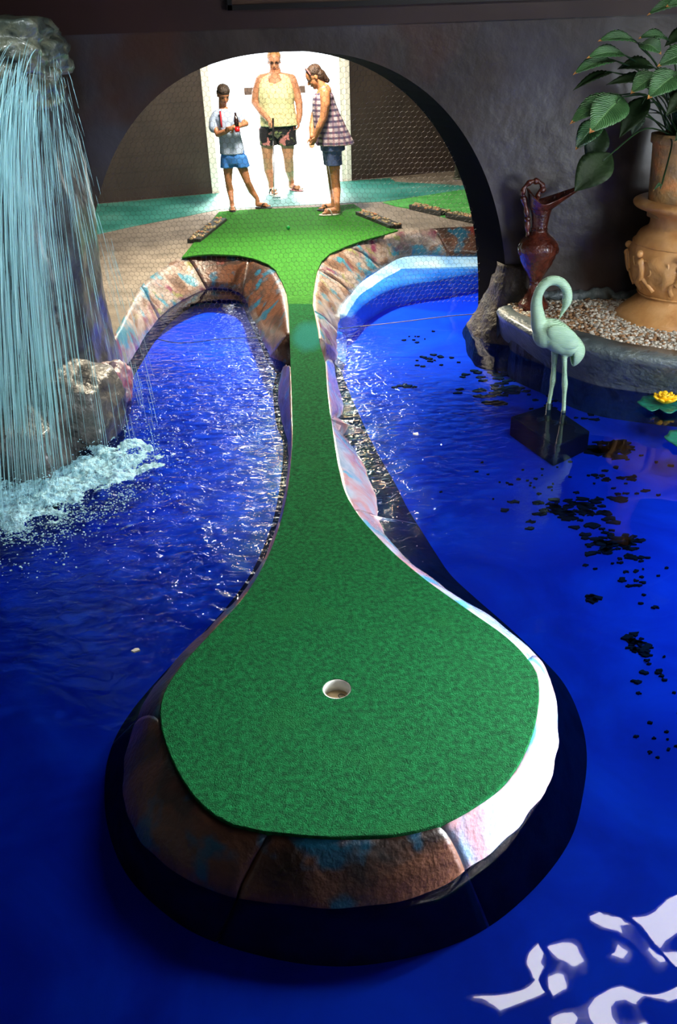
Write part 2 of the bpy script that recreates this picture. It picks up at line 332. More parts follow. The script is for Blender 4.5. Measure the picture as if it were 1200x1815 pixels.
def brick():
    m = M('dark_block_wall', [(44, 34, 30), (58, 46, 40)], 3, .7)
    nt = m.node_tree; b = nt.nodes['Principled BSDF']; tc = nt.nodes.new('ShaderNodeTexCoord'); bt = nt.nodes.new('ShaderNodeTexBrick')
    mp = nt.nodes.new('ShaderNodeMapping'); mp.inputs[2].default_value = (R(90), 0, 0); nt.links.new(tc.outputs['Object'], mp.inputs[0])
    bt.inputs['Scale'].default_value = 1; bt.inputs['Brick Width'].default_value = .4; bt.inputs['Row Height'].default_value = .2; bt.inputs['Mortar Size'].default_value = .008
    bt.inputs['Color1'].default_value = (1, 1, 1, 1); bt.inputs['Color2'].default_value = (.9, .9, .9, 1); bt.inputs['Mortar'].default_value = (0, 0, 0, 1)
    nt.links.new(mp.outputs[0], bt.inputs['Vector']); bp = nt.nodes.new('ShaderNodeBump'); bp.inputs['Distance'].default_value = .01; nt.links.new(bt.outputs['Color'], bp.inputs['Height']); nt.links.new(bp.outputs[0], b.inputs['Normal'])
    return m
brick_m = brick()

def st(name, bm, mat, smooth=False, **k):
    o = obj(name, bm, mat, smooth=smooth); o['kind'] = 'structure'; return o

# ================================================================== THE SETTING
DZ = .25                                   # deck level above the water
PF = -.22                                  # pool floor
XL, XR, YF, YB, ZC = -3.3, 3.7, -2.5, 6.65, 3.35
bm = bmesh.new(); box(bm, (.2, 3.8, PF-.05), (7.2, 13.2, .1)); st('floor', bm, pool_paint)
# pool walls to the right and left come from the room walls
for nm, c, s in (('wall_left', (XL-.1, 2.1, 1.55), (.2, 9.3, 3.7)), ('wall_rear', (.2, YF-.1, 1.55), (7.2, .2, 3.7))):
    bm = bmesh.new(); box(bm, c, s); st(nm, bm, wall_dim)
# right wall with a window opening
bm = bmesh.new(); wy0, wy1, wz0, wz1 = .9, 3.9, .6, 2.0
box(bm, (XR+.1, (YF+wy0)/2, 1.55), (.2, wy0-YF, 3.7)); box(bm, (XR+.1, (wy1+6.75)/2, 1.55), (.2, 6.75-wy1, 3.7))
box(bm, (XR+.1, (wy0+wy1)/2, (wz0-.3)/2), (.2, wy1-wy0, wz0+.3)); box(bm, (XR+.1, (wy0+wy1)/2, (wz1+3.4)/2), (.2, wy1-wy0, 3.4-wz1))
st('wall_right', bm, wall_dim)
bm = bmesh.new()
for y in (wy0+.03, (wy0+wy1)/2, wy1-.03): box(bm, (XR+.1, y, (wz0+wz1)/2), (.08, .06, wz1-wz0))
for z in (wz0+.03, wz1-.03): box(bm, (XR+.1, (wy0+wy1)/2, z), (.08, wy1-wy0, .06))
st('window_1', bm, alum)
bm = bmesh.new(); box(bm, (.2, 2.1, ZC+.05), (7.4, 9.4, .1)); st('ceiling', bm, ceil_m)

# arch wall
AC, AA, AH, AN, AT = -.25, 1.65, 2.09, 2.35, .45
def arch(a):   # a: 0..pi
    c, s = math.cos(a), math.sin(a)
    return AC - AA*math.copysign(abs(c)**(2/AN), c), AH*abs(s)**(2/AN)
N = 72
ap = [arch(math.pi*i/N) for i in range(N+1)]
out = [(XL, PF), (XL, ZC), (XR, ZC), (XR, PF), (ap[-1][0], PF)] + [(x, z) for x, z in reversed(ap)] + [(ap[0][0], PF)]
bm = bmesh.new()
fr_ = [bm.verts.new((x, YB, z)) for x, z in out]; bk = [bm.verts.new((x-(.15 if 3 < i < len(out) else 0), YB+AT, z)) for i, (x, z) in enumerate(out)]
for t in tessellate_polygon([[Vector((x, z, 0)) for x, z in out]]):
    bm.faces.new([fr_[i] for i in t]); bm.faces.new([bk[i] for i in t][::-1])
n = len(out)
for i in range(n):
    f = bm.faces.new((fr_[i], bk[i], bk[(i+1) % n], fr_[(i+1) % n]))
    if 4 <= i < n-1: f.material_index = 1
bmesh.ops.recalc_face_normals(bm, faces=bm.faces)
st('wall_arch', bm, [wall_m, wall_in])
# maroon frieze and framed board high on the arch wall
zb = P(700, 42, YB).z
bm = bmesh.new(); box(bm, ((XL+XR)/2, YB-.012, (zb+ZC)/2), (XR-XL, .024, ZC-zb)); o = st('trim_1', bm, band_m)
a = P(408, 17, YB-.05); b = P(1190, -6, YB-.05)
t = thing('framed_board', (a.x, YB-.05, a.z), 'long brown framed board high on the wall above the arch', 'board')
bm = bmesh.new(); box(bm, ((a.x+2.6)/2, YB-.035, a.z+.32), (2.6-a.x, .02, .6)); obj('panel', bm, wood, t, False)
bm = bmesh.new()
for c, s in ((((a.x+2.6)/2, YB-.045, a.z+.01), (2.64-a.x, .045, .03)), (((a.x+2.6)/2, YB-.045, a.z+.63), (2.64-a.x, .045, .03)), ((a.x, YB-.045, a.z+.32), (.03, .045, .65)), ((2.6, YB-.045, a.z+.32), (.03, .045, .65))): box(bm, c, s)
obj('frame', bm, black, t, False)

# back wall (turned some 19 degrees) with the open doorway
A0 = Vector((-5.2, 11.855-.348*(5.2-3.386), 0)); SL = .348
def bw(x, z=0, off=0): n = Vector((SL, -1, 0)).normalized(); return Vector((x, 11.855+SL*(x+3.386), z)) + n*off
ang = math.atan(SL); dx0, dx1, dh = -1.606, .315, 2.25
def bwbox(x0, x1, z0, z1, nm, mat, off=0, thk=.2, st_=True):
    bm = bmesh.new(); a = bw(x0); b = bw(x1); c = (a+b)/2 + Vector((-SL, 1, 0)).normalized()*(thk/2-off)
    box(bm, (c.x, c.y, (z0+z1)/2), ((b-a).length, thk, z1-z0), ang); return bm
bm = bwbox(-5.4, dx0, -.2, ZC, '', 0); 
for q in (bwbox(dx1, 4.6, -.2, ZC, '', 0), bwbox(dx0, dx1, dh+DZ, ZC, '', 0)):
    me = bpy.data.meshes.new('t'); q.to_mesh(me); q.free(); bm.from_mesh(me); bpy.data.meshes.remove(me)
st('wall_back', bm, brick_m)
bm = bwbox(dx0, dx0+.1, DZ, dh+DZ, '', 0, .02, .26)
for q in (bwbox(dx1-.1, dx1, DZ, dh+DZ, '', 0, .02, .26), bwbox(dx0, dx1, dh+DZ-.08, dh+DZ, '', 0, .02, .26), bwbox(dx1-.035, dx1+.03, DZ, dh+DZ+.03, '', 0, .05, .06)):
    me = bpy.data.meshes.new('t'); q.to_mesh(me); q.free(); bm.from_mesh(me); bpy.data.meshes.remove(me)
st('door_1', bm, white)
for nm, c, s in (('wall_back_left', (-5.0, 9.6, 1.55), (.2, 6.0, 3.7)), ('wall_back_right', (4.4, 10.8, 1.55), (.2, 7.6, 3.7))):
    bm = bmesh.new(); box(bm, c, s); st(nm, bm, brick_m)
for nm, c, s in (('wall_filler_left', (-4.2, 7.0, 1.55), (1.8, .7, 3.7)), ('wall_filler_right', (4.1, 7.1, 1.55), (.9, .7, 3.7))):
    bm = bmesh.new(); box(bm, c, s); st(nm, bm, brick_m)
bm = bmesh.new(); pts = [Vector((-5.1, 7.4, ZC+.1)), Vector((4.5, 7.4, ZC+.1)), bw(4.5, ZC+.1, -.2), bw(-5.1, ZC+.1, -.2)]; poly(bm, pts, z1=ZC); st('ceiling_back', bm, ceil_m)

# ---- coping loops: (deck or turf edge, waterline, under-water foot) in the picture frame
LB = [((185, 625), (222, 652), (236, 668)), ((205, 590), (248, 612), (262, 624)), ((228, 545), (263, 588), (278, 600)), ((255, 501), (285, 561), (300, 573)), ((290, 474), (318, 535), (332, 548)),
      ((322, 456), (361, 514), (366, 528)), ((375, 449), (388, 511), (390, 524)), ((420, 451), (417, 515), (415, 528)), ((455, 459), (435, 530), (430, 542)), ((482, 472), (445, 558), (440, 565)),
      ((500, 505), (457, 585), (452, 590)), ((508, 550), (467, 607), (462, 612)), ((513, 592), (479, 632), (474, 640))]
RB = [((567, 600), (598, 634), (612, 646)), ((563, 573), (597, 604), (614, 612)), ((556, 541), (599, 578), (620, 582)), ((560, 505), (610, 548), (636, 550)), ((568, 466), (631, 511), (660, 516)),
      ((585, 450), (648, 493), (682, 500)), ((612, 438), (672, 478), (706, 488)), ((645, 426), (697, 464), (730, 482)), ((680, 418), (717, 455), (748, 486)), ((715, 410), (750, 452), (778, 486)),
      ((755, 406), (785, 453), (812, 484)), ((795, 403), (813, 454), (842, 480)), ((850, 401), (853, 454), (880, 478)), ((900, 398), (900, 455), (930, 478)), ((1000, 395), (1000, 452), (1020, 472))]
IS = [((577, 640), (590, 640), (600, 645)), ((580, 690), (603, 698), (622, 702)), ((584, 725), (607, 730), (640, 742)), ((588, 750), (596, 752), (655, 775)), ((594, 795), (630, 798), (680, 822)), ((601, 835), (652, 840), (700, 856)),
      ((612, 875), (667, 885), (722, 900)), ((635, 915), (674, 930), (748, 942)), ((665, 950), (690, 957), (772, 980)), ((705, 990), (716, 987), (800, 1020)), ((760, 1035), (770, 1031), (845, 1062)), ((830, 1085), (845, 1080), (900, 1110)),
      ((900, 1135), (916, 1130), (958, 1165)), ((945, 1185), (966, 1182), (1000, 1212)), ((955, 1222), (985, 1242), (1028, 1272)), ((951, 1275), (989, 1302), (1040, 1335)), ((933, 1332), (980, 1372), (1034, 1405)), ((898, 1388), (942, 1438), (1012, 1485)),
      ((850, 1427), (890, 1494), (955, 1565)), ((782, 1464), (828, 1543), (865, 1642)), ((700, 1484), (740, 1588), (757, 1688)), ((620, 1489), (625, 1609), (620, 1711)), ((540, 1485), (520, 1607), (495, 1700)), ((462, 1477), (400, 1585), (365, 1662)),
      ((403, 1462), (310, 1547), (285, 1612)), ((355, 1428), (250, 1492), (222, 1545)), ((318, 1377), (222, 1422), (190, 1462)), ((294, 1322), (222, 1342), (186, 1380)), ((284, 1275), (240, 1277), (200, 1318)), ((292, 1230), (268, 1224), (232, 1262)),
      ((325, 1180), (311, 1174), (284, 1200)), ((375, 1125), (365, 1120), (342, 1140)), ((430, 1065), (422, 1062), (402, 1075)), ((470, 1000), (464, 998), (448, 1010)), ((497, 930), (492, 928), (480, 935)), ((511, 865), (506, 863), (495, 868)),
      ((518, 790), (511, 790), (502, 790)), ((518, 740), (499, 745), (490, 750)), ((517, 690), (493, 690), (484, 690)), ((515, 650), (503, 650), (495, 650))]
def tz(py):   # turf height along the strip
    if py < 541: return DZ+.012
    if py < 620: return DZ+.012 - .03*(py-541)/79
    if py < 1000: return DZ-.018 - .065*(py-620)/380
    return DZ-.083
def loops(tri, top, per=6):
    A = cr([W(*a, top if not callable(top) else top(a[1])) for a, b, c in tri], per)
    B = cr([W(*b, 0.0) for a, b, c in tri], per); C = cr([W(*c, PF+.005) for a, b, c in tri], per)
    return A, B, C
def coping(A, B, C, i0, i1, parent, mat, seed=0, inner=.10, skirt=None, rough=.006):
    """one cast segment of the coping between loop samples i0..i1; A top edge, B waterline, C foot"""
    bm = bmesh.new(); rows = []
    for i in range(i0, i1+1):
        a, b, c = A[i], B[i], C[i]
        if i == i0 and i1 > i0: f_ = min(.5, .005/max(1e-4, (A[i+1]-a).length+.5*(B[i+1]-b).length)); a, b, c = a.lerp(A[i+1], f_), b.lerp(B[i+1], f_), c.lerp(C[i+1], f_)
        if i == i1: f_ = min(.5, .005/max(1e-4, (A[i-1]-a).length+.5*(B[i-1]-b).length)); a, b, c = a.lerp(A[i-1], f_), b.lerp(B[i-1], f_), c.lerp(C[i-1], f_)
        d = (a-b); d.z = 0; dn = d.normalized() if d.length > 1e-5 else Vector((0, 1, 0))
        g = .004 if i in (i0, i1) else 0
        prof = [Vector((a.x, a.y, PF))+dn*.03, a+dn*.02-Vector((0, 0, .02)), a - Vector((0, 0, g))]
        for k in (1, 2, 3, 4): 
            t_ = k/5; q = a.lerp(b, t_); q.z += .02*math.sin(math.pi*t_) - g
            nn = noise.noise(Vector((q.x*7+seed, q.y*7, q.z*7))); prof.append(q+Vector((0, 0, nn*rough*3)))
        bb = b + Vector((noise.noise(b*9)*rough*2, noise.noise(b*9+Vector((5, 5, 5)))*rough*2, 0))
        prof += [bb, bb.lerp(c, .5), c, Vector((c.x, c.y, PF-.02))]
        rows.append([bm.verts.new(p) for p in prof])
    for r1, r2 in zip(rows, rows[1:]):
        for k in range(len(r1)-1):
            f = bm.faces.new((r1[k], r1[k+1], r2[k+1], r2[k]))
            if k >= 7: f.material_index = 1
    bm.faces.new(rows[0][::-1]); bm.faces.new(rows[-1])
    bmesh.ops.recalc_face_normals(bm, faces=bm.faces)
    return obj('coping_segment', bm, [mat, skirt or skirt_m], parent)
LA, LBb, LC = loops(LB, DZ); RA, RBb, RC = loops(RB, DZ)
t = thing('pool_coping', (LBb[36].x, LBb[36].y, 0), 'painted stone coping around the left inlet of the pool behind the netting', 'pool edge')
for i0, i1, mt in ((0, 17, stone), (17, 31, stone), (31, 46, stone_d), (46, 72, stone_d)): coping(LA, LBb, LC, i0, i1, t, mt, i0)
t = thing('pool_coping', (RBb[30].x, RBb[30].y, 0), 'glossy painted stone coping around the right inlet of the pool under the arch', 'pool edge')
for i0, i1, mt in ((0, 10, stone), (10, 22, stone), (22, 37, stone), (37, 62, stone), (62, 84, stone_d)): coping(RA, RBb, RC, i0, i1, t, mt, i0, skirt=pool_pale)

SH = [((608, 560), (622, 566)), ((631, 520), (646, 540)), ((655, 498), (690, 514)), ((697, 468), (740, 502)), ((717, 459), (770, 498)), ((750, 456), (800, 492)), ((785, 457), (835, 486)), ((813, 458), (860, 480)), ((853, 458), (900, 474)), ((900, 459), (940, 470)), ((1000, 456), (1030, 468))]
S1 = cr([W(*a, .018) for a, b in SH], 6); S2 = cr([W(*b, -.04) for a, b in SH], 6); bm = bmesh.new(); rows = []
for a, b in zip(S1, S2):
    d = (a-b).normalized(); rows.append([bm.verts.new(p) for p in (Vector((a.x, a.y, PF))+d*.05, a+d*.05, a, a.lerp(b, .33), a.lerp(b, .66), b, Vector((b.x, b.y, PF)))])
for r1, r2 in zip(rows, rows[1:]):
    for k in range(6): bm.faces.new((r1[k], r1[k+1], r2[k+1], r2[k]))
bm.faces.new(rows[0][::-1]); bm.faces.new(rows[-1]); bmesh.ops.recalc_face_normals(bm, faces=bm.faces)
sh = obj('shelf', bm, pool_pale, t); sh['label'] = 'pale blue painted shelf at the waterline'

# deck behind the arch, reaching round both inlets
dl = [Vector((p.x, p.y, DZ)) for p in LA]; dr = [Vector((p.x, p.y, DZ)) for p in RA]
outl = [Vector((-5.0, 6.2, DZ)), Vector((-2.2, 6.0, DZ))] + dl + dr + [Vector((4.4, dr[-1].y, DZ)), bw(4.4, DZ, -.1), bw(dx1, DZ, -.1), bw(dx1, DZ, -.3), bw(dx0, DZ, -.3), bw(dx0, DZ, -.1), bw(-5.0, DZ, -.1)]
bm = bmesh.new(); poly(bm, outl, z1=PF-.02); st('floor_deck', bm, concrete)
# teal painted walkway along the back wall
def strip_poly(px, z, thick, mat, nm, stt=False):
    bm = bmesh.new(); poly(bm, [W(x, y, z) for x, y in px] if isinstance(px[0], tuple) else px, z1=z-thick); return bm
tp = [bw(-4.6, DZ+.004, .05), bw(dx0, DZ+.004, .05), bw(dx1, DZ+.004, .05), bw(.9, DZ+.004, .1), W(700, 322, DZ+.004), W(880, 332, DZ+.004), W(760, 345, DZ+.004), W(679, 357, DZ+.004), W(560, 362, DZ+.004), W(388, 371, DZ+.004), W(330, 383, DZ+.004), W(240, 400, DZ+.004), W(150, 420, DZ+.004), Vector((-4.6, 9.6, DZ+.004))]
bm = bmesh.new(); poly(bm, tp, z1=DZ-.01); st('floor_walkway', bm, teal)
# outside paving beyond the door
bm = bmesh.new(); box(bm, (0, 24.3, DZ-.08), (40, 22, .1)); st('floor_outside', bm, ground_m)
t = thing('handrail', tuple(bw(-.8, DZ, -1.6)), 'weathered horizontal rail outside the bright doorway, behind the woman in the cream top', 'handrail')
q = bw(-.6, 0, -1.6); ra_ = P(433, 164, q.y); rb_ = P(541, 156, q.y); q = Vector(((ra_.x+rb_.x)/2, q.y, 0)); zr = (ra_.z+rb_.z)/2
bm = bmesh.new(); box(bm, (q.x, q.y, zr), (rb_.x-ra_.x, .05, .10)); obj('rail', bm, wood, t, False)
for dx in (-.3, .3):
    bm = bmesh.new(); box(bm, (q.x+dx*.3, q.y+.04, (zr+DZ)/2-.02), (.04, .04, zr-DZ)); obj('post', bm, alum, t, False)

# ================================================================== THE PUTTING GREEN (one carpeted run)
IA, IB, IC = loops(IS, tz)
hole = W(597, 1225, tz(1225)); HR = .053
g = thing('putting_green', (hole.x, hole.y, 0), 'teardrop shaped green carpet island with a narrow carpet causeway running back through the arch', 'putting green')
bm = bmesh.new()
def row(lx, rx, y, n=9, yr=None):
    a = W(lx, y, tz(y)); b = W(rx, yr or y, tz(y)); return [a.lerp(b, i/(n-1)) for i in range(n)]
rows = [row(511, 554, 541), row(512, 558, 560), row(513, 563, 585), row(514, 567, 612)]
rr_ = []
nA = len(IA)
# pair right and left edges of the island, right index i with left index nA-1-j matched by distance travelled
top_r = IA[:21*6+1]; top_l = IA[21*6:][::-1]
def resamp(pts, n):
    L = [0]
    for a, b in zip(pts, pts[1:]): L.append(L[-1]+(b-a).length)
    out = []; j = 0
    for i in range(n):
        s = L[-1]*i/(n-1)
        while j < len(L)-2 and L[j+1] < s: j += 1
        out.append(pts[j].lerp(pts[j+1], (s-L[j])/max(1e-9, L[j+1]-L[j])))
    return out
# meet at the front: match by depth Y for the causeway, by arc length near the front
yr = [p.y for p in top_r]; ymin = min(yr)
nrow = 90
def at_y(pts, y):
    for a, b in zip(pts, pts[1:]):
        if (a.y-y)*(b.y-y) <= 0 and abs(a.y-b.y) > 1e-9: return a.lerp(b, (a.y-y)/(a.y-b.y))
    return pts[-1]
Yt = min(top_r[0].y, top_l[0].y); Yb = top_r[-1].y
for i in range(nrow):
    s = i/(nrow-1); y = Yt + (Yb-Yt)*(1-(1-s)**1.0)
    if i > nrow*.85:
        s2 = (i-nrow*.85)/(nrow*.15); y0 = Yt+(Yb-Yt)*.85; y = y0+(Yb-y0)*math.sin(min(1, s2)*math.pi/2)
    y = max(y, Yb+.0015)
    a = at_y(top_l, y); b = at_y(top_r, y); rows.append([a.lerp(b, k/8) for k in range(9)])
vt = [[bm.verts.new(p+Vector((0, 0, .012))) for p in r] for r in rows]; vb = [[bm.verts.new(p-Vector((0, 0, .03))) for p in r] for r in rows]
for i in range(len(rows)-1):
    for k in range(8):
        bm.faces.new((vt[i][k], vt[i+1][k], vt[i+1][k+1], vt[i][k+1])); bm.faces.new((vb[i][k+1], vb[i+1][k+1], vb[i+1][k], vb[i][k]))
    for k, fl in ((0, 1), (8, 0)): bm.faces.new((vt[i][k], vb[i][k], vb[i+1][k], vt[i+1][k]))
for k in range(8): bm.faces.new((vt[0][k], vt[0][k+1], vb[0][k+1], vb[0][k])); bm.faces.new((vt[-1][k+1], vt[-1][k], vb[-1][k], vb[-1][k+1]))
bmesh.ops.recalc_face_normals(bm, faces=bm.faces)
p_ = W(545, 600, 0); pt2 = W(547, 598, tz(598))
mixin(turf, blob_mask((pt2.x-hole.x, pt2.y-hole.y), (.13, .34), .15), (20, 132, 118))  # teal patch of light on the causeway, laid into the carpet colour
def cutter(r, depth):
    b2 = bmesh.new(); bmesh.ops.create_cone(b2, segments=48, radius1=r, radius2=r, depth=depth, cap_ends=True, matrix=Matrix.Translation((hole.x, hole.y, hole.z)))
    o2 = obj('cutter', b2, turf); return o2
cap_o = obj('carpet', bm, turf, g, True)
m = cap_o.modifiers.new('b', 'BEVEL'); m.width = .008; m.segments = 2; m.limit_method = 'ANGLE'; m.angle_limit = R(50)
ct = cutter(HR, .2); m = cap_o.modifiers.new('h', 'BOOLEAN'); m.object = ct; m.operation = 'DIFFERENCE'; m.solver = 'EXACT'
ev(cap_o); bpy.data.objects.remove(ct)
for p in cap_o.data.polygons: p.use_smooth = False
# coping ring in cast segments
segs = [(0, 14, stone_b), (15, 33, stone_b), (34, 66, stone_b), (67, 110, stone_b), (111, 113, stone_d), (115, 136, stone_d), (138, 165, stone_d), (166, 200, stone_d), (201, len(IA)-1, stone_d)]
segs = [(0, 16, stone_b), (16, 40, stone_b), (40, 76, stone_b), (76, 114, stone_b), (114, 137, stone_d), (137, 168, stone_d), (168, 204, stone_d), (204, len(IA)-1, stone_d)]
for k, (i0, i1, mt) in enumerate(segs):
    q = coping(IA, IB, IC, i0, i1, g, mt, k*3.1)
# mortar core under the carpet
bm = bmesh.new(); core = []
cen = Vector((hole.x, hole.y, 0))
cpts = [Vector((p.x, p.y, tz(1100)-.04)) + ((Vector((hole.x, p.y, 0))-Vector((p.x, p.y, 0))).normalized()*.012) for p in IA]
poly(bm, cpts, z1=PF-.01)
co = obj('core', bm, skirt_m, g, False)
ct = cutter(HR+.004, .34); m = co.modifiers.new('h', 'BOOLEAN'); m.object = ct; m.operation = 'DIFFERENCE'; m.solver = 'EXACT'; ev(co); bpy.data.objects.remove(ct)
# hole cup
bm = bmesh.new(); n = 48; zt = hole.z+.010; rings = []
for r, z in ((HR-.001, zt), (HR-.001, zt-.075), (HR-.006, zt-.075), (HR-.006, zt-.001)):
    rings.append([bm.verts.new((hole.x+math.cos(2*math.pi*k/n)*r, hole.y+math.sin(2*math.pi*k/n)*r, z)) for k in range(n)])
rings.append(rings[0])
for a, b in zip(rings, rings[1:]):
    for k in range(n): bm.faces.new((a[k], a[(k+1) % n], b[(k+1) % n], b[k]))
bmesh.ops.recalc_face_normals(bm, faces=bm.faces)
cup = obj('hole_cup', bm, cup_m, g); cup['label'] = 'white lining of the cup in the green'
bm = bmesh.new(); bmesh.ops.create_cone(bm, segments=40, radius1=HR-.006, radius2=HR-.006, depth=.006, cap_ends=True, matrix=Matrix.Translation((hole.x, hole.y, zt-.050)))
cb = obj('cup_bottom', bm, cup_b, cup)
bm = bmesh.new(); zz = zt-.0465
tube(bm, [(hole.x+.018+math.cos(a)*.016*.8+math.sin(a)*.004, hole.y+.012+math.sin(a)*.009-math.cos(a)*.007, zz) for a in [R(12*i) for i in range(31)]], .0013, 5)
tube(bm, [(hole.x+.004+x, hole.y-.022+y, zz) for x, y in ((-.008, -.012), (-.009, -.002), (-.005, .006), (.003, .006), (.008, 0), (.010, -.010))], .0018, 5)
obj('lettering', bm, ink, cup)

# tee mat
t = thing('tee_mat', tuple(W(520, 440, DZ)), 'light green carpet tee mat behind the arch where the players stand', 'mat')
tzv = DZ+.012
px = [(388, 375), (440, 371), (500, 369), (560, 367), (627, 361), (648, 375), (633, 379), (660, 391), (706, 408), (680, 416), (645, 425), (612, 437), (585, 449), (570, 463), (562, 480), (558, 500), (555, 520), (554, 541), (511, 541), (508, 520), (500, 500), (488, 478), (475, 468), (450, 458), (420, 452), (375, 450), (345, 452), (322, 456), (355, 415)]
bm = bmesh.new(); poly(bm, [W(x, y, tzv) for x, y in px], z1=DZ-.005); o = obj('carpet', bm, turf_tee, t, False); bevel(o, .004)
t = thing('green_mat', tuple(W(790, 370, DZ)), 'pale green carpet of the neighbouring hole, seen right of the tee behind the arch', 'mat')
px = [(679, 358), (760, 345), (847, 332), (960, 316), (1010, 420), (850, 395), (790, 385), (735, 370), (703, 365)]
bm = bmesh.new(); poly(bm, [W(x, y, tzv) for x, y in px], z1=DZ-.005); o = obj('carpet', bm, turf_mint, t, False); bevel(o, .004)
# mosaic kerb stones
mos = M('pebble_mosaic', [(60, 84, 50), (196, 170, 120), (150, 150, 110), (200, 110, 60), (214, 204, 170)], 24, .5, 1.0, 60, detail=2)
mos_b = M('kerb_base', [(40, 42, 38)], rough=.6)
def kerb(x0, y0, x1, y1, wd, hgt, label, n):
    a = W(x0, y0, DZ); b = W(x1, y1, DZ); d = b-a; L = d.length; rz = math.atan2(d.y, d.x)
    t = thing('mosaic_kerb', tuple((a+b)/2), label, 'kerb', 'pebble mosaic kerbs beside the mats')
    bm = bmesh.new(); box(bm, (*((a+b)/2).xy, DZ+hgt/2), (L, wd, hgt), rz); o = obj('base', bm, mos_b, t, False); bevel(o, .008)
    bm = bmesh.new(); rg = random.Random(n)
    for i in range(n):
        s = rg.random(); q = a.lerp(b, s); s2 = (rg.random()-.5)*wd*.85
        q = q + Vector((-math.sin(rz), math.cos(rz), 0))*s2
        ball(bm, (q.x, q.y, DZ+hgt), (rg.uniform(.012, .024), rg.uniform(.012, .024), rg.uniform(.008, .016)), u=7, v=5)
    obj('pebbles', bm, mos, t)
kerb(344, 431, 392, 393, .15, .045, 'pebble mosaic kerb along the left side of the tee mat', 60)
kerb(640, 381, 702, 406, .15, .05, 'pebble mosaic kerb along the right side of the tee mat', 60)
kerb(733, 370, 790, 383, .15, .06, 'pebble mosaic kerb right of the tee mat, the paler and farther one beside the second mat', 60)
kerb(797, 385, 862, 398, .15, .06, 'yellowish pebble mosaic kerb by the right leg of the arch', 70)
bm = bmesh.new(); p = W(511, 407, tzv); ball(bm, (p.x, p.y, tzv+.0215), .0215, u=24, v=16); tagp(obj('golf_ball', bm, ball_m), 'green golf ball lying on the tee mat', 'golf ball')

# ================================================================== WATER
def in_fall(x, y): return math.exp(-(((x+1.3)/.9)**2 + ((y-4.4)/1.2)**2))
bm = bmesh.new(); nx, ny = 260, 460; x0, x1, y0, y1 = XL, XR, YF, 8.95; vs = []
LZ = [None]
def swell(x, y):
    h = .0
    h += noise.noise(Vector((x*2.2, y*2.6, 0)))*.004 + noise.noise(Vector((x*6, y*7, 3)))*.0012
    f = in_fall(x, y)
    h += f*(noise.noise(Vector((x*9, y*11, 5)))*.022 + noise.noise(Vector((x*22, y*26, 8)))*.008)
    d2 = math.exp(-(((x+.65)/1.1)**2 + ((y-5.1)/1.5)**2))
    h += d2*(noise.noise(Vector((x*5, y*15, 2)))*.012+noise.noise(Vector((x*11, y*30, 6)))*.004)
    n2 = math.exp(-(((x-.9)/.7)**2+((y-1.2)/.6)**2)); h += n2*(noise.noise(Vector((x*3.4+7, y*3.4, 1.3)))*.016 + noise.noise(Vector((x*8, y*8, 2.3)))*.003)
    return h
for j in range(ny+1):
    r = []
    for i in range(nx+1):
        x = x0+(x1-x0)*i/nx; y = y0+(y1-y0)*j/ny; r.append(bm.verts.new((x, y, swell(x, y))))
    vs.append(r)
for j in range(ny):
    for i in range(nx): bm.faces.new((vs[j][i], vs[j][i+1], vs[j+1][i+1], vs[j+1][i]))
wo = obj('pool_water', bm, water_m); wo['kind'] = 'stuff'; tagp(wo, 'blue rippling pool water around the green island', 'water')

# ================================================================== ROCKS AND WATERFALL
def rockmesh(c, s, seed, sub=5, amp=.18, sq=.5, fq=1.6, strat=0):
    bm = bmesh.new(); bmesh.ops.create_icosphere(bm, subdivisions=sub, radius=1)
    for v in bm.verts:
        p = v.co.normalized(); m_ = max(abs(p.x), abs(p.y), abs(p.z)); q = p.lerp(p/m_, sq)
        d = noise.fractal(p*fq+Vector((seed, seed*2, 0)), 1.0, 2.1, 5)*amp
        cell = noise.noise(p*fq*2.7+Vector((seed, 0, seed)))*amp*.3
        q = q*(1+d+cell)
        if strat: q.x *= 1+math.sin(q.z*strat)*.04; q.y *= 1+math.sin(q.z*strat+1)*.04
        v.co = Vector((q.x*s[0]+c[0], q.y*s[1]+c[1], q.z*s[2]+c[2]))
    return bm
# waterfall pillar: column with an overhanging ledge
base = Vector((-2.35, 5.75, 0))
t = thing('waterfall_rock', tuple(base), 'tall dark artificial rock pillar with an overhanging ledge the waterfall pours from', 'rock')
bm = bmesh.new(); n = 56; prof = [(PF, 1.1), (.1, 1.06), (.45, 1.0), (.9, .99), (1.3, .96), (1.6, .94), (1.9, .9), (2.1, .92)]
rings = []
zs = [PF+(2.3-PF)*i/60 for i in range(61)]
def ri(z):
    for (a, ra), (b, rb) in zip(prof, prof[1:]):
        if a <= z <= b: return ra+(rb-ra)*(z-a)/(b-a)
    return prof[-1][1]
for z in zs:
    r = []
    for k in range(n*2):
        a = math.pi*k/n; c, s = math.cos(a), math.sin(a)
        rx = .78*ri(z); ry = .66*ri(z); e = .62
        x = math.copysign(abs(c)**e, c)*rx; y = math.copysign(abs(s)**e, s)*ry
        d = noise.fractal(Vector((x*1.7, y*1.7, z*1.1)), 1.0, 2.0, 5)*.09
        r.append(bm.verts.new((base.x+x*(1+d), base.y+y*(1+d), z)))
    rings.append(r)
for a, b in zip(rings, rings[1:]):
    for k in range(2*n): bm.faces.new((a[k], a[(k+1) % (2*n)], b[(k+1) % (2*n)], b[k]))
bm.faces.new(rings[0][::-1]); bm.faces.new(rings[-1])
obj('pillar', bm, rock_dk, t)
lc = P(18, 78, 5.1)
bm = rockmesh((lc.x-.18, 5.25, lc.z-.02), (.38, .42, .15), 3, 5, .16, .6, 2.2)
o = obj('ledge', bm, ledge_m, t)
lc2 = P(20, 140, 5.2)
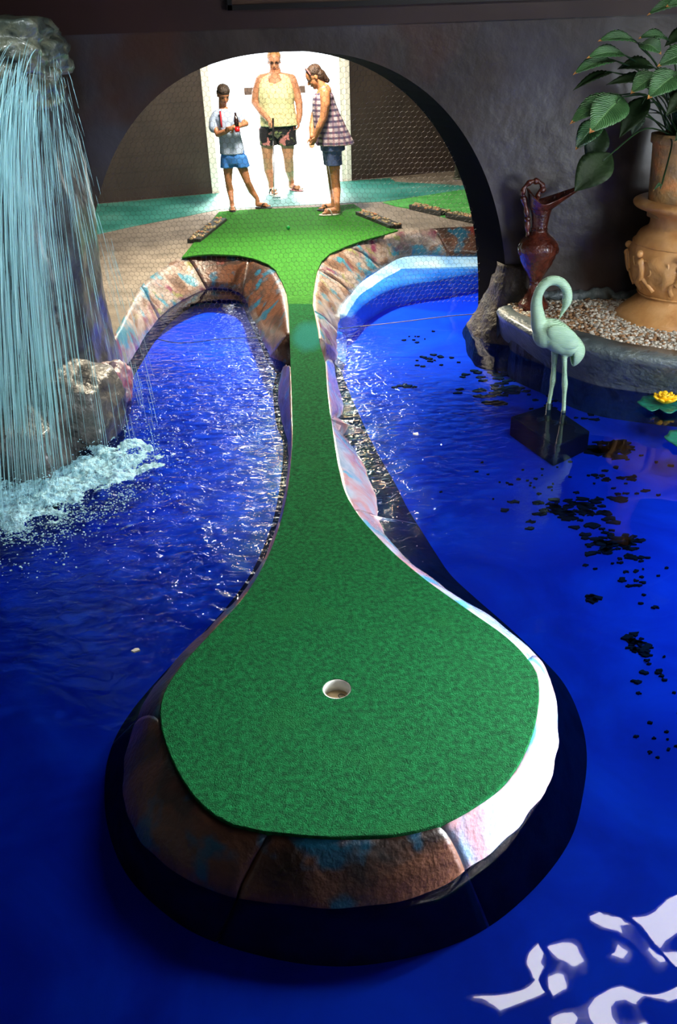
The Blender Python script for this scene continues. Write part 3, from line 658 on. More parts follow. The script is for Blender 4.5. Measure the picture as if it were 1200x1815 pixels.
bm = rockmesh((lc2.x-.16, 5.35, lc2.z), (.37, .32, .17), 11, 5, .14, .6, 2.0); obj('ledge', bm, ledge_m, t)
# base boulders
def boulder(px, py, z, s, seed, label, mat=rock_m, sub=5, amp=.16, sq=.45):
    c = W(px, py, z); bm = rockmesh((0, 0, 0), s, seed, sub, amp, sq, 1.8); bmesh.ops.translate(bm, verts=bm.verts, vec=c)
    return tagp(obj('boulder', bm, mat), label, 'rock')
boulder(105, 742, .08, (.42, .36, .34), 5, 'large wet grey boulder at the foot of the waterfall pillar, sloping to the foam', amp=.12)
boulder(20, 800, .02, (.42, .42, .30), 9, 'wet grey boulder with shiny highlights at the left edge behind the splash', amp=.12)
purple = M('purple_rock', [(96, 88, 88), (150, 120, 128), (140, 70, 90), (92, 132, 150)], 5, .4, .8, 26, coat=.3)
boulder(190, 690, .06, (.17, .17, .20), 14, 'small purple-tinted rock where the left coping ends', purple)
# rocky foot of the arch
t = thing('arch_foot_rock', tuple(W(862, 585, 0)), 'rough brown rock flaring out at the foot of the right leg of the arch', 'rock')
footm = M('foot_rock', [(14, 12, 10), (36, 29, 23), (62, 50, 38), (22, 19, 16)], 6, .6, 1, 24)
bm = bmesh.new(); rings = []
for j in range(25):
    z = PF+(.58-PF)*j/24; k = max(0, min(1, (z-0)/.5)); f = (1-k)**1.6
    cx, cy, rx, ry = 1.53-.02*k, 6.86, .19+.20*f, .27+.16*f
    ring = []
    for i in range(48):
        a = 2*math.pi*i/48; c, s_ = math.cos(a), math.sin(a); x = math.copysign(abs(c)**.7, c)*rx; y = math.copysign(abs(s_)**.7, s_)*ry
        d = noise.fractal(Vector((x*6, y*6, z*6)), 1.0, 2.0, 4)*.10; ring.append(bm.verts.new((cx+x*(1+d), cy+y*(1+d), z)))
    rings.append(ring)
for a, b in zip(rings, rings[1:]):
    for i in range(48): bm.faces.new((a[i], a[(i+1) % 48], b[(i+1) % 48], b[i]))
bm.faces.new(rings[0][::-1]); bm.faces.new(rings[-1])
obj('rock', bm, footm, t)

# falling water
lipY = 4.86
def strand(bm, p0, p1, t0, t1, r, seg=5):
    pts = []
    for i in range(seg+1):
        t_ = t0+(t1-t0)*i/seg; q = p0.lerp(p1, t_); q.z = p0.z + (p1.z-p0.z)*(t_**1.6); pts.append(q)
    tube(bm, pts, [r*.35]+[r]*(seg-1)+[r*.25], 4, False)
bm = bmesh.new(); rg = random.Random(3)
for i in range(1050):
    u = rg.gauss(.42, .27)
    if not -.15 < u < 1.0: continue
    sx = 108*u + rg.gauss(0, 4); sy = 100+rg.uniform(-38, 55)
    p0 = P(sx, sy, lipY-rg.uniform(0, .1)-.0003*0)
    lx = -60 + 250*u + rg.gauss(0, 26); ly = 925-170*u + rg.gauss(0, 38)
    p1 = W(lx, ly, 0)
    L = rg.uniform(.08, .42); t0 = rg.random()**.8*(1-L*.5); t1 = min(1, t0+L)
    strand(bm, p0, p1, t0, t1, rg.choice((.0007, .001, .0013, .0017, .0026)) * (1.15 if .2 < u < .7 else .8))
for i in range(160):   # stray spray flung wide
    sx = rg.uniform(80, 112); p0 = P(sx, rg.uniform(95, 150), lipY); p1 = W(rg.uniform(190, 300), rg.uniform(760, 880), 0)
    L = rg.uniform(.03, .12); t0 = rg.random()*(1-L); strand(bm, p0, p1, t0, t0+L, rg.uniform(.0008, .0016), 3)
wf = obj('waterfall', bm, fall_m); tagp(wf, 'thin strands of cyan-white water falling from the rock ledge', 'waterfall', kind='stuff')
# foam where it lands
bm = bmesh.new(); base_ico = bmesh.new(); bmesh.ops.create_icosphere(base_ico, subdivisions=1, radius=1)
iv = [v.co.copy() for v in base_ico.verts]; ifc = [[v.index for v in f.verts] for f in base_ico.faces]; base_ico.free()
def mini(bm, c, s):
    q = [bm.verts.new((c.x+v.x*s[0], c.y+v.y*s[1], c.z+v.z*s[2])) for v in iv]
    for f in ifc: bm.faces.new([q[i] for i in f])
for i in range(9000):
    s = rg.random(); lx = -30+s*290 + rg.gauss(0, 40); ly = 945-s*145 + rg.gauss(0, 40)
    d = noise.noise(Vector((lx*.022, ly*.03, 0)))
    if d < rg.uniform(-.45, .3): continue
    p = W(lx, ly, 0); k = rg.uniform(.0012, .0042)
    p.z = swell(p.x, p.y)+rg.uniform(0, .008)+(rg.random()**5)*.09
    mini(bm, p, (k*rg.uniform(1, 2.0), k*rg.uniform(1, 1.8), k*.8))
# churned sheet: lumpy froth riding on the waves, thick in the middle and torn towards its rim
a_ = W(-60, 930, 0); b_2 = W(265, 790, 0); ax = (b_2-a_); LL = ax.length; ax.normalize(); ay = Vector((-ax.y, ax.x, 0)); gx, gy = 320, 230; gv = {}
def froth(u, v):
    q = a_+ax*(u*LL)+ay*(v*.84-.40); e = 1.12-((2*v-1)**2)*1.0 - max(0, abs(2*u-1)-.55)**2*3
    k = noise.fractal(Vector((q.x*9, q.y*9, 0)), .9, 2.1, 5)*.75 + noise.noise(Vector((q.x*2.5, q.y*2.5, 4)))*.35 + e*1.05-.62
    return q, k
for i in range(gx+1):
    for j in range(gy+1):
        q, k = froth(i/gx, j/gy)
        if k > 0: q.z = swell(q.x, q.y)+.002+min(.045, k*.035)+noise.noise(q*38)*.008*min(1, k*3); gv[i, j] = bm.verts.new(q)
for i in range(gx):
    for j in range(gy):
        c4 = [gv.get(t_) for t_ in ((i, j), (i+1, j), (i+1, j+1), (i, j+1))]
        if all(c4): bm.faces.new(c4)
fo = obj('splash_foam', bm, foam_m); tagp(fo, 'pale cyan foam and droplets where the waterfall hits the pool', 'foam', kind='stuff')

# ================================================================== NET
bm = bmesh.new(); NY = YB+AT-.04; NX = -.14; hw = .042; hh = .035
def inside(x, z):
    if z < .16 + .0: return False
    return (abs(x-AC-NX)/(AA+.005))**AN + (z/(AH+.004))**AN < 1 and not (-.62 < x < .12 and z < .275)
def seg(bm, a, b, r=.0009):
    if not (inside(*a) and inside(*b)): return
    tube(bm, [(a[0], NY, a[1]), (b[0], NY, b[1])], r, 3, False)
ncol = int(3.5/hw)+2; nrw = int(2.2/hh)+2
for j in range(nrw):
    for i in range(ncol):
        x = AC-1.85 + hw*(i + (.5 if j % 2 else 0)); z = .05+hh*j
        wob = lambda x_, z_: (x_+noise.noise(Vector((x_*1.5, z_*1.5, 0)))*.012, z_+noise.noise(Vector((x_*1.5, z_*1.5, 9)))*.03+.0)
        A_ = wob(x, z+hh*.33); B_ = wob(x, z-hh*.33); Cc = wob(x+hw/2, z+hh*.67); D_ = wob(x-hw/2, z+hh*.67)
        seg(bm, A_, B_, .0011); seg(bm, A_, Cc); seg(bm, A_, D_)
t = thing('wire_netting', (AC, NY, .16), 'hexagonal wire netting stretched across the arch opening', 'netting')
obj('mesh', bm, wire, t, False)
bm = bmesh.new()
q1 = P(300, 606, NY); q2 = P(400, 600, NY); q3 = P(512, 597, NY)
tube(bm, cr([Vector((AC-1.70, NY, .16)), Vector((q1.x, NY, q1.z)), Vector((q2.x, NY, q2.z)), Vector((P(478, 598, NY)))], 6), .004, 6)
tube(bm, cr([P(598, 583, NY), P(700, 572, NY), P(800, 560, NY), P(862, 556, NY)], 6), .004, 6)
obj('bottom_wire', bm, cable, t)

# ================================================================== PLANTER
PZ = .32
wl = [(884, 598), (888, 603), (895, 608), (908, 614), (940, 634), (985, 657), (1050, 681), (1120, 693), (1200, 701), (1300, 705), (1420, 700)]
to = [(880, 548), (888, 556), (895, 562), (908, 570), (950, 592), (1000, 604), (1060, 619), (1130, 632), (1200, 641), (1300, 646), (1420, 640)]
ti = [(905, 540), (908, 544), (912, 550), (928, 558), (975, 574), (1040, 590), (1100, 606), (1160, 615), (1200, 621), (1300, 626), (1420, 622)]
Wl = cr([W(*q, 0) for q in wl]); To = cr([W(*q, PZ) for q in to]); Ti = cr([W(*q, PZ) for q in ti])
t = thing('planter', tuple(W(1100, 620, 0)), 'low curved grey-green concrete planter wall holding the gravel bed beside the arch', 'planter')
bm = bmesh.new(); rows = []
for a, b, c in zip(Wl, To, Ti):
    prof = [Vector((a.x, a.y-.01, PF)), a]
    for k in (1, 2, 3):
        q = a.lerp(b, k/4); q.y -= .015*math.sin(math.pi*k/4); q += Vector((0, noise.noise(q*6)*.02, 0)); prof.append(q)
    prof += [b-Vector((0, 0, .02)), b.lerp(c, .15)+Vector((0, 0, .004)), b.lerp(c, .5)+Vector((0, 0, .008+noise.noise(b*5)*.008)), c, c-Vector((0, 0, .12)), Vector((c.x, c.y, PF))]
    rows.append([bm.verts.new(p) for p in prof])
for r1, r2 in zip(rows, rows[1:]):
    for k in range(len(r1)-1): bm.faces.new((r1[k], r1[k+1], r2[k+1], r2[k]))
bm.faces.new(rows[0][::-1]); bm.faces.new(rows[-1]); bmesh.ops.recalc_face_normals(bm, faces=bm.faces)
obj('planter_wall', bm, planter_m, t)
GZ = PZ-.04
bp_ = [Vector((p.x, p.y, GZ)) for p in Ti] + [Vector((XR-.02, Ti[-1].y, GZ)), Vector((XR-.02, YB-.01, GZ)), Vector((Ti[0].x, YB-.01, GZ))]
bm = bmesh.new(); poly(bm, bp_, z1=PF); soil = M('soil', [(34, 28, 22), (60, 48, 36)], 30, .9); obj('soil', bm, soil, t, False)
# raised ragged mortar against the wall
bm = bmesh.new(); 
for i in range(26):
    x = 1.48+i*.085; ball(bm, (x+rg.uniform(-.02, .02), YB-.03, PZ+rg.uniform(-.02, .02)), (.07, .05, rg.uniform(.03, .06)), u=9, v=6)
o = obj('mortar_edge', bm, planter_m, t); remesh(o, .012, 3)
for v in o.data.vertices: v.co += Vector((1, 1, 1))*noise.noise(v.co*18)*.012
# gravel
gcols = [M('gravel_white', [(214, 206, 190)], rough=.6), M('gravel_tan', [(158, 120, 82)], rough=.6), M('gravel_brown', [(104, 74, 50)], rough=.6), M('gravel_grey', [(170, 164, 150)], rough=.6)]
bm = bmesh.new()
from mathutils.geometry import intersect_point_tri_2d
def inpoly(x, y, P_):
    c = False; n = len(P_)
    for i in range(n):
        a, b = P_[i], P_[i-1]
        if (a.y > y) != (b.y > y) and x < (b.x-a.x)*(y-a.y)/(b.y-a.y)+a.x: c = not c
    return c
cnt = 0
while cnt < 9000:
    x = rg.uniform(1.3, 2.75); y = rg.uniform(5.1, 6.62)
    if not inpoly(x, y, bp_): continue
    cnt += 1; k = rg.uniform(.006, .016); nf = len(bm.faces)
    mini(bm, Vector((x, y, GZ+rg.uniform(.002, .022))), (k*rg.uniform(.8, 1.4), k*rg.uniform(.8, 1.4), k*.75))
    d = noise.noise(Vector((x*2.3, y*2.3, 4)))
    mi = rg.choice((0, 0, 3, 1) if d > .0 else (1, 2, 1, 0, 3))
    bm.faces.ensure_lookup_table()
    for f in bm.faces[nf:]: f.material_index = mi
tagp(obj('gravel', bm, gcols), 'white and brown gravel filling the planter bed', 'gravel', kind='stuff')
bm = bmesh.new(); p = W(1009, 536, GZ+.03); ball(bm, (p.x, p.y, GZ+.045), .0215, u=20, v=14); tagp(obj('golf_ball', bm, ball_m), 'green golf ball lost in the planter gravel behind the flamingo', 'golf ball')

# ================================================================== URN, POT AND PLANT
uc = W(1196, 562, GZ); UY = uc.y; depth = (uc-Vector((0, 0, CZ))).dot(fw); mpp = depth/F
def zy(py, Y=UY, x=1196): return P(x, py, Y).z
t = thing('terracotta_urn', (uc.x, uc.y, GZ), 'large tan terracotta urn with relief figures standing on the gravel', 'urn')
pr = [(0, GZ+.0), (97, GZ), (99, GZ+.03), (94, GZ+.06), (80, zy(536)), (70, zy(526)), (66, zy(520)), (70, zy(514)), (80, zy(495)), (88, zy(475)), (92, zy(455)), (92, zy(440)), (86, zy(425)), (80, zy(412)), (70, zy(405)), (66, zy(398)), (66, zy(388)), (70, zy(378)), (82, zy(371)), (93, zy(366)), (97, zy(360)), (95, zy(355)), (86, zy(352)), (74, zy(353)), (62, zy(360)), (56, zy(380)), (0.01, zy(385))]
pr = [(r*mpp, z-GZ) for r, z in pr]
pr2 = [(v.x, v.z) for v in cr([Vector((a, 0, b)) for a, b in pr], 4)]
pr2 = [(max(.001, a), b) for a, b in pr2]
zA, zB = zy(510)-GZ, zy(425)-GZ
def relief(p, a, r, z):
    if zA < z < zB:
        k = math.sin(math.pi*(z-zA)/(zB-zA)); d = noise.noise(Vector((math.cos(a)*4.5, math.sin(a)*4.5, z*9)))
        d2 = noise.noise(Vector((math.cos(a)*9, math.sin(a)*9, z*20+4)))
        f = 1+k*max(0, d*.10+d2*.05); p.x *= f; p.y *= f
    return p
bm = bmesh.new(); lathe(bm, pr2, (uc.x, uc.y, GZ), 96, relief); obj('urn_body', bm, clay, t)
# relief figures and scrolls: rounded ridges following the belly
def rr_at(z):
    for (ra, a), (rb, b) in zip(pr2[4:], pr2[5:]):
        if a <= z <= b: return ra+(rb-ra)*(z-a)/max(1e-6, b-a)
    return .3
def belly(a, py, off=.004):
    z = zy(py)-GZ; r = rr_at(z)+off; return Vector((uc.x+math.cos(a)*r, uc.y+math.sin(a)*r, GZ+z))
for k in range(8):
    a0 = R(200+k*45)
    bm = bmesh.new()
    # a striding figure: body, head, legs, raised arm, drapery
    tube(bm, cr([belly(a0, 448), belly(a0+.05, 462), belly(a0+.02, 478), belly(a0-.03, 484)], 4), [.018, .032, .036, .028]*1+[.028]*9, 8)
    ball(bm, belly(a0-.02, 440, .012), .026, u=10, v=8)
    tube(bm, cr([belly(a0, 480), belly(a0-.14, 490), belly(a0-.1, 505)], 4), .018, 7); tube(bm, cr([belly(a0+.03, 482), belly(a0+.16, 492), belly(a0+.26, 503)], 4), .018, 7)
    tube(bm, cr([belly(a0, 455), belly(a0-.16, 462), belly(a0-.22, 448)], 4), .008, 7); tube(bm, cr([belly(a0+.04, 455), belly(a0+.18, 450), belly(a0+.26, 468), belly(a0+.18, 476)], 4), .009, 7)
    obj('relief_figure', bm, clay, t)
for py, r in ((516, .006), (428, .005)):
    bm = bmesh.new(); tube(bm, [belly(R(6*k), py) for k in range(61)], r, 8); obj('band', bm, clay, t)
# inner pot with the plant
pc = Vector((P(1155, 300, UY).x+.145, uc.y, zy(383)+.004)); ptz = zy(236)
t2 = thing('potted_peace_lily', tuple(pc), 'leafy green peace lily in a weathered terracotta pot standing inside the urn', 'potted plant')
bm = bmesh.new(); H = ptz-pc.z
lathe(bm, [(.001, 0), (.125, 0), (.13, .05), (.145, H*.6), (.155, H*.88), (.17, H*.9), (.172, H), (.155, H), (.15, H-.03), (.001, H-.035)], pc, 48); obj('pot', bm, clay2, t2)
top = Vector((pc.x, pc.y, ptz-.03))
def leaf(B, T, wd, droop=.06, side=None, mat=leaf_m, tip=False, fold=.10):
    B = Vector(B); T = Vector(T); d = T-B; L = d.length; d.normalize()
    up = side or Vector((rg.uniform(-.3, .3), -.75, 1)); s = d.cross(up).normalized(); nrm = s.cross(d).normalized()
    bm = bmesh.new(); n = 32; rows = []
    for i in range(n+1):
        t_ = i/n; wdt = wd*(math.sin(math.pi*t_**.92)**1.0)*(1-.05*t_) if 0 < t_ < 1 else .0015
        c = B.lerp(T, t_) + nrm*droop*math.sin(math.pi*t_)
        row_ = []
        for k in range(-3, 4):
            e = k/3; q = c + s*(e*wdt*.5) + nrm*(abs(e)*wdt*fold - .0) + nrm*(math.sin(t_*62-abs(e)*8)*.0045*abs(e)*(wdt/wd))
            row_.append(bm.verts.new(q - nrm*(.004 if k == 0 else 0)))
        rows.append(row_)
    for i, (a, b) in enumerate(zip(rows, rows[1:])):
        for k in range(6):
            f = bm.faces.new((a[k], a[k+1], b[k+1], b[k]))
            if tip and i >= n-2: f.material_index = 1
    ul = bm.loops.layers.uv.new('leaf')
    gi = {v: (i/n, k/6) for i, rw in enumerate(rows) for k, v in enumerate(rw)}
    for f in bm.faces:
        for l in f.loops: l[ul].uv = gi[l.vert]
    o = obj('leaf', bm, [mat, leaf_tip], t2)
    m = o.modifiers.new('s', 'SOLIDIFY'); m.thickness = .0015; ev(o)
    # petiole from the pot
    bm = bmesh.new(); mid = top.lerp(B, .55)+Vector((0, 0, .10))
    tube(bm, cr([top+Vector((rg.uniform(-.06, .06), rg.uniform(-.06, .06), 0)), mid, B, B.lerp(T, .25)+nrm*droop*.7], 5), [.005]*10+[.003]*6, 6); obj('petiole', bm, stem_m, t2)
LV = [ # base px, tip px, Y base, Y tip, width m, dark
    ((1130, 76), (1060, 73), 5.55, 5.35, .085, 0), ((1108, 98), (1040, 103), 5.5, 5.3, .085, 0), ((1185, 72), (1132, 68), 5.6, 5.5, .07, 0), ((1132, 80), (1172, 96), 5.5, 5.4, .10, 0),
    ((1092, 108), (1016, 132), 5.5, 5.25, .085, 0), ((1086, 128), (1016, 160), 5.6, 5.4, .05, 1), ((1102, 168), (1010, 220), 5.45, 5.2, .12, 0), ((1104, 172), (1045, 236), 5.35, 5.1, .17, 0),
    ((1150, 170), (1098, 244), 5.5, 5.35, .11, 1), ((1172, 135), (1118, 166), 5.35, 5.2, .12, 0), ((1205, 130), (1148, 175), 5.3, 5.1, .14, 0), ((1068, 212), (1020, 266), 5.4, 5.3, .11, 0),
    ((1084, 272), (1018, 340), 5.35, 5.25, .17, 1), ((1070, 225), (1040, 290), 5.5, 5.45, .12, 1), ((1220, 5), (1147, 27), 5.5, 5.4, .07, 0), ((1240, 10), (1180, 12), 5.5, 5.4, .10, 0), ((1165, 142), (1075, 150), 5.7, 5.6, .07, 1),
    ((1230, 60), (1178, 82), 5.7, 5.6, .09, 1), ((1300, 100), (1230, 110), 5.5, 5.4, .14, 0), ((1280, 180), (1200, 190), 5.3, 5.0, .15, 0), ((1290, 40), (1380, 60), 5.5, 5.4, .14, 0), ((1290, 120), (1390, 170), 5.5, 5.4, .15, 0),
    ((1260, 80), (1330, 20), 5.6, 5.6, .12, 0), ((1220, 150), (1186, 158), 5.6, 5.8, .08, 1), ((1235, 95), (1165, 118), 5.5, 5.4, .12, 0), ((1250, 150), (1180, 205), 5.25, 5.1, .13, 1), ((1160, 120), (1095, 122), 5.65, 5.6, .09, 1), ((1250, 200), (1196, 250), 5.3, 5.1, .12, 1), ((1130, 190), (1120, 240), 5.6, 5.55, .08, 1), ((1172, 330), (1158, 338), 5.35, 5.30, .02, 0), ((1280, 200), (1360, 280), 5.4, 5.3, .15, 0)]
for (b, tpx, Yb_, Yt_, wd, dk) in LV:
    leaf(P(*b, Yb_), P(*tpx, Yt_), wd*1.25, .03, None, leaf_d if dk else leaf_m, tip=not dk)
for i in range(26):   # the bundle of thin stems rising from the pot
    bm = bmesh.new(); a = rg.uniform(0, 6.28); s = rg.uniform(.1, .35); e = top+Vector((math.cos(a)*s, math.sin(a)*s*.7, rg.uniform(.15, .42)))
    tube(bm, cr([top+Vector((rg.uniform(-.07, .07), rg.uniform(-.07, .07), 0)), top.lerp(e, .5)+Vector((0, 0, .06)), e], 5), [.0045]*8+[.003]*3, 5); obj('stem', bm, stem_m, t2)

# ================================================================== EWER
ec = W(944, 549, GZ); EY = ec.y; emp = (ec-Vector((0, 0, CZ))).dot(fw)/F
def ez(py): return P(950, py, EY).z-GZ
t = thing('ewer', (ec.x, ec.y, GZ), 'tall glossy brown ornate ewer with a long spout and looped handle on the planter', 'ewer')
pr = [(0.2, 0), (27, 0), (27, .02), (25, .035), (26, .05), (22, .075), (16, ez(522)), (11, ez(512)), (9.5, ez(504)), (11, ez(500)), (10, ez(497)), (14, ez(489)), (24, ez(470)), (31, ez(452)), (34, ez(440)), (32, ez(430)), (25, ez(421)), (17, ez(414)), (13.5, ez(408)), (15, ez(405)), (13, ez(402)), (14.5, ez(388)), (16, ez(378)), (19, ez(368))]
pr = [(r*emp, z) for r, z in pr]; pr2e = [(max(.001, v.x), v.z) for v in cr([Vector((a, 0, b)) for a, b in pr], 4)]
zc0, zc1 = ez(478), ez(426)
def efn(p, a, r, z):
    if zc0 < z < zc1:
        f = 1+.07*max(0, noise.noise(Vector((math.cos(a)*5, math.sin(a)*5, z*28)))); p.x *= f; p.y *= f
    f2 = 1+.012*math.sin(z*260) if z > ez(404) else 1
    p.x *= f2; p.y *= f2
    return p
bm = bmesh.new(); lathe(bm, pr2e, (ec.x, ec.y, GZ), 64, efn); obj('ewer_body', bm, ewer_m, t)
# open lip sweeping into the spout
bm = bmesh.new(); n = 40; rings = []; zr0 = ez(370); rr0 = 18.5*emp
for j in range(9):
    s = j/8; ring = []
    for k in range(n):
        a = 2*math.pi*k/n; c, sn = math.cos(a), math.sin(a)
        out = max(0, c)**1.5; back = max(0, -c)**2
        r = rr0*(1+.45*s)
        x = c*r + out*s*.19 ; y = sn*r*(1-.45*out*s)
        z = zr0 + s*(.065+.085*out+.08*back) - .02*s*(abs(sn)**4)
        ring.append(Vector((ec.x+x, ec.y+y, GZ+z)))
    rings.append(ring)
V = [[bm.verts.new(p) for p in r] for r in rings]
for a, b in zip(V, V[1:]):
    for k in range(n): bm.faces.new((a[k], a[(k+1) % n], b[(k+1) % n], b[k]))
o = obj('spout', bm, ewer_m, t); m = o.modifiers.new('s', 'SOLIDIFY'); m.thickness = .008; m.offset = -1; ev(o)
bm = bmesh.new(); hp = [P(x, y, EY) for x, y in ((952, 368), (953, 352), (956, 340), (962, 336), (960, 326), (950, 321), (938, 324), (928, 336), (928, 352), (932, 368), (935, 388), (935, 408), (938, 424), (944, 438))]
hs = cr(hp, 5); tube(bm, hs, [.017+.004*math.sin(i*1.1) for i in range(len(hs))], 10)
for q in (hp[3], hp[5], hp[8], hp[10]): ball(bm, q, .024, u=10, v=8)
obj('handle', bm, ewer_m, t)
for s_ in (-1, 1):
    bm = bmesh.new(); q = Vector((ec.x+s_*.128*0.98, ec.y-.03, GZ+ez(443))); ball(bm, q, (.028, .028, .034), u=10, v=8); obj('ornament', bm, ewer_m, t)
for k in range(12):
    bm = bmesh.new(); a = R(30*k); ball(bm, (ec.x+math.cos(a)*.128, ec.y+math.sin(a)*.128, GZ+ez(437)), .014, u=8, v=6); obj('ornament', bm, ewer_m, t)

# ================================================================== FLAMINGO ON ITS SUBMERGED BLOCK
FY = 5.12
def fp(x, y, dy=0): return P(x, y, FY+dy)
t = thing('flamingo_statue', tuple(W(990, 728, 0)), 'pale mint green flamingo statue with a looped neck standing in the pool', 'statue')
bm = bmesh.new()
nk = cr([fp(968, 600), fp(957, 580), fp(953, 558), fp(951, 536), fp(957, 514), fp(970, 500), fp(984, 497), fp(997, 503), fp(1005, 516), fp(1006, 530)], 5)
tube(bm, nk, [.060-.030*min(1, i/18) for i in range(len(nk))], 14)
tube(bm, cr([fp(1006, 526), fp(1004, 538), fp(999, 549), fp(994, 559), fp(991, 565)], 4), [.030, .031, .031, .029, .026, .023, .02, .018, .016, .014, .012, .01, .009, .008, .008, .006, .004], 12)
Ry = Matrix.Rotation(R(38), 3, 'Y')
ball(bm, fp(986, 596), (.150, .095, .092), Ry, u=24, v=16)
ball(bm, fp(968, 592), (.085, .075, .09), None, u=18, v=12)
ball(bm, fp(1003, 606), (.115, .085, .075), Ry, u=20, v=14)
for (a, b, c_) in (((984, 620), (980, 674), (973, 716)), ((1000, 612), (1001, 682), (999, 729))):
    dy = -.02 if a[0] > 990 else .04
    lg = cr([fp(*a, dy), fp((a[0]+b[0])/2, (a[1]+b[1])/2, dy), fp(*b, dy), fp((b[0]+c_[0])/2, (b[1]+c_[1])/2, dy), fp(*c_, dy)], 4)
    tube(bm, lg, [.026, .024, .021, .019, .017, .016, .0165, .019, .021, .018, .0155, .0145, .014, .014, .014, .014, .014], 10)
o = obj('body', bm, mint, t); remesh(o, .007, 4)
wing = []
bm = bmesh.new()   # drooping tail shell and folded wing edge
nn = 16; rows = []
for i in range(nn+1):
    s = i/nn; c = fp(1010, 596).lerp(fp(1014, 647), s); wv_ = math.sin(math.pi*min(1, s*.86+.14))**.7
    rows.append([bm.verts.new(c+Vector((math.cos(a)*.058*wv_+.02*math.sin(s*3), math.sin(a)*.06*wv_, 0))) for a in [R(-110+220*k/14) for k in range(15)]])
for a, b in zip(rows, rows[1:]):
    for k in range(14): bm.faces.new((a[k], a[k+1], b[k+1], b[k]))
o = obj('tail', bm, mint, t); m = o.modifiers.new('s', 'SOLIDIFY'); m.thickness = .012; m = o.modifiers.new('ss', 'SUBSURF'); m.levels = 1; ev(o)
for sgn in (-1, 1):
    bm = bmesh.new(); ball(bm, fp(998, 598, sgn*.072), (.115, .028, .066), Matrix.Rotation(R(32), 3, 'Y'), u=22, v=14); obj('wing', bm, mint, t)
for x, y, dy in ((973, 716, .04), (999, 729, -.02)):
    bm = bmesh.new(); q = fp(x, y, dy); tube(bm, [q+Vector((0, 0, .006)), Vector((q.x, q.y, -.035)), Vector((q.x, q.y, -.075))], [.015, .017, .03], 10)
    for a in (-.5, 0, .5): tube(bm, [Vector((q.x, q.y, -.07)), Vector((q.x-math.cos(a)*.07, q.y-math.sin(a)*.07, -.074))], [.012, .006], 6)
    ft = obj('foot', bm, dk_paint, t); ft['label'] = 'dark painted foot'
bm = bmesh.new(); poly(bm, [W(x, y, -.08) for x, y in ((905, 738), (975, 716), (1046, 764), (985, 792))], z1=PF); o = obj('submerged_block', bm, block_m, None, False); bevel(o, .01)
tagp(o, 'dark square block under the water that the flamingo stands on', 'block')
# lily pads
def pad(px, py, r, label, fl):
    c = W(px, py, .012); t = thing('lily_pad', tuple(c), label, 'lily pad')
    bm = bmesh.new(); n = 48; ring0 = bm.verts.new(c); rings = []
    for j in range(1, 6):
        rad = r*j/5; ring = []
        for k in range(n):
            a = 2*math.pi*k/n+.3; w_ = 1+.06*math.sin(a*7)*j/5+(-.35*max(0, 1-abs(((a % 6.283)-4.2))/.22)*(j/5))
            ring.append(bm.verts.new(c+Vector((math.cos(a)*rad*w_, math.sin(a)*rad*w_, (.012*(j/5)**3 + .004*math.sin(a*9)*j/5)))))
        rings.append(ring)
    for k in range(n): bm.faces.new((ring0, rings[0][k], rings[0][(k+1) % n]))
    for a, b in zip(rings, rings[1:]):
        for k in range(n): bm.faces.new((a[k], b[k], b[(k+1) % n], a[(k+1) % n]))
    bmesh.ops.recalc_face_normals(bm, faces=bm.faces)
    o = obj('pad', bm, pad_m, t); m = o.modifiers.new('s', 'SOLIDIFY'); m.thickness = .006; ev(o)
    if fl:
        f = c+Vector((.02, 0, .015))
        for ringn, nr, rad, tilt, ln in ((0, 8, .035, 35, .075), (1, 7, .022, 58, .07), (2, 5, .012, 78, .06)):
            for k in range(nr):
                a = 2*math.pi*(k+.5*ringn)/nr; d = Vector((math.cos(a)*math.cos(R(tilt)), math.sin(a)*math.cos(R(tilt)), math.sin(R(tilt))))
                bm = bmesh.new(); rot = d.to_track_quat('X', 'Z').to_matrix()
                ball(bm, f+Vector((math.cos(a)*rad*.5, math.sin(a)*rad*.5, .01))+d*ln*.5, (ln*.55, .024, .011), rot, u=10, v=8); obj('petal', bm, yellow, t)
pad(1172, 719, .145, 'green lily pad with a yellow flower floating near the planter', True)
pad(1222, 782, .14, 'teal lily pad without a flower at the right edge of the view', False)
# leaf litter on the pool floor
bm = bmesh.new(); rl = random.Random(11)
def blot(px, py, r, z=PF+.004):
    c = W(px, py, z); n = 9; q = [Vector((c.x+math.cos(6.283*k/n)*r*rl.uniform(.2, 1.3)*1.6, c.y+math.sin(6.283*k/n)*r*rl.uniform(.2, 1.2), z+.006)) for k in range(n)]
    poly(bm, q, z1=z-.01)
for (cx, cy, sx, sy, nn_, r) in ((735, 600, 25, 12, 8, .012), (770, 640, 40, 12, 14, .016), (900, 665, 50, 14, 40, .026), (895, 690, 60, 12, 30, .03), (880, 715, 18, 4, 8, .03), (1080, 795, 32, 14, 40, .035), (1000, 720, 90, 25, 20, .018), (1010, 905, 70, 18, 60, .022), (1085, 960, 40, 22, 50, .022), (1100, 850, 70, 30, 30, .014),
                              (1130, 1140, 20, 18, 18, .014), (1160, 1180, 25, 25, 12, .01), (1045, 1062, 8, 4, 5, .02), (1120, 1010, 50, 40, 30, .010), (940, 850, 80, 30, 25, .008), (1150, 1300, 60, 60, 14, .006), (720, 685, 14, 3, 8, .02)):
    for i in range(nn_): blot(rl.gauss(cx, sx*.6), rl.gauss(cy, sy*.6), r*rl.uniform(.5, 1.4))
tagp(obj('leaf_litter', bm, litter_m, None, False), 'dark leaf litter scattered over the right side of the pool floor', 'leaf litter', kind='stuff')
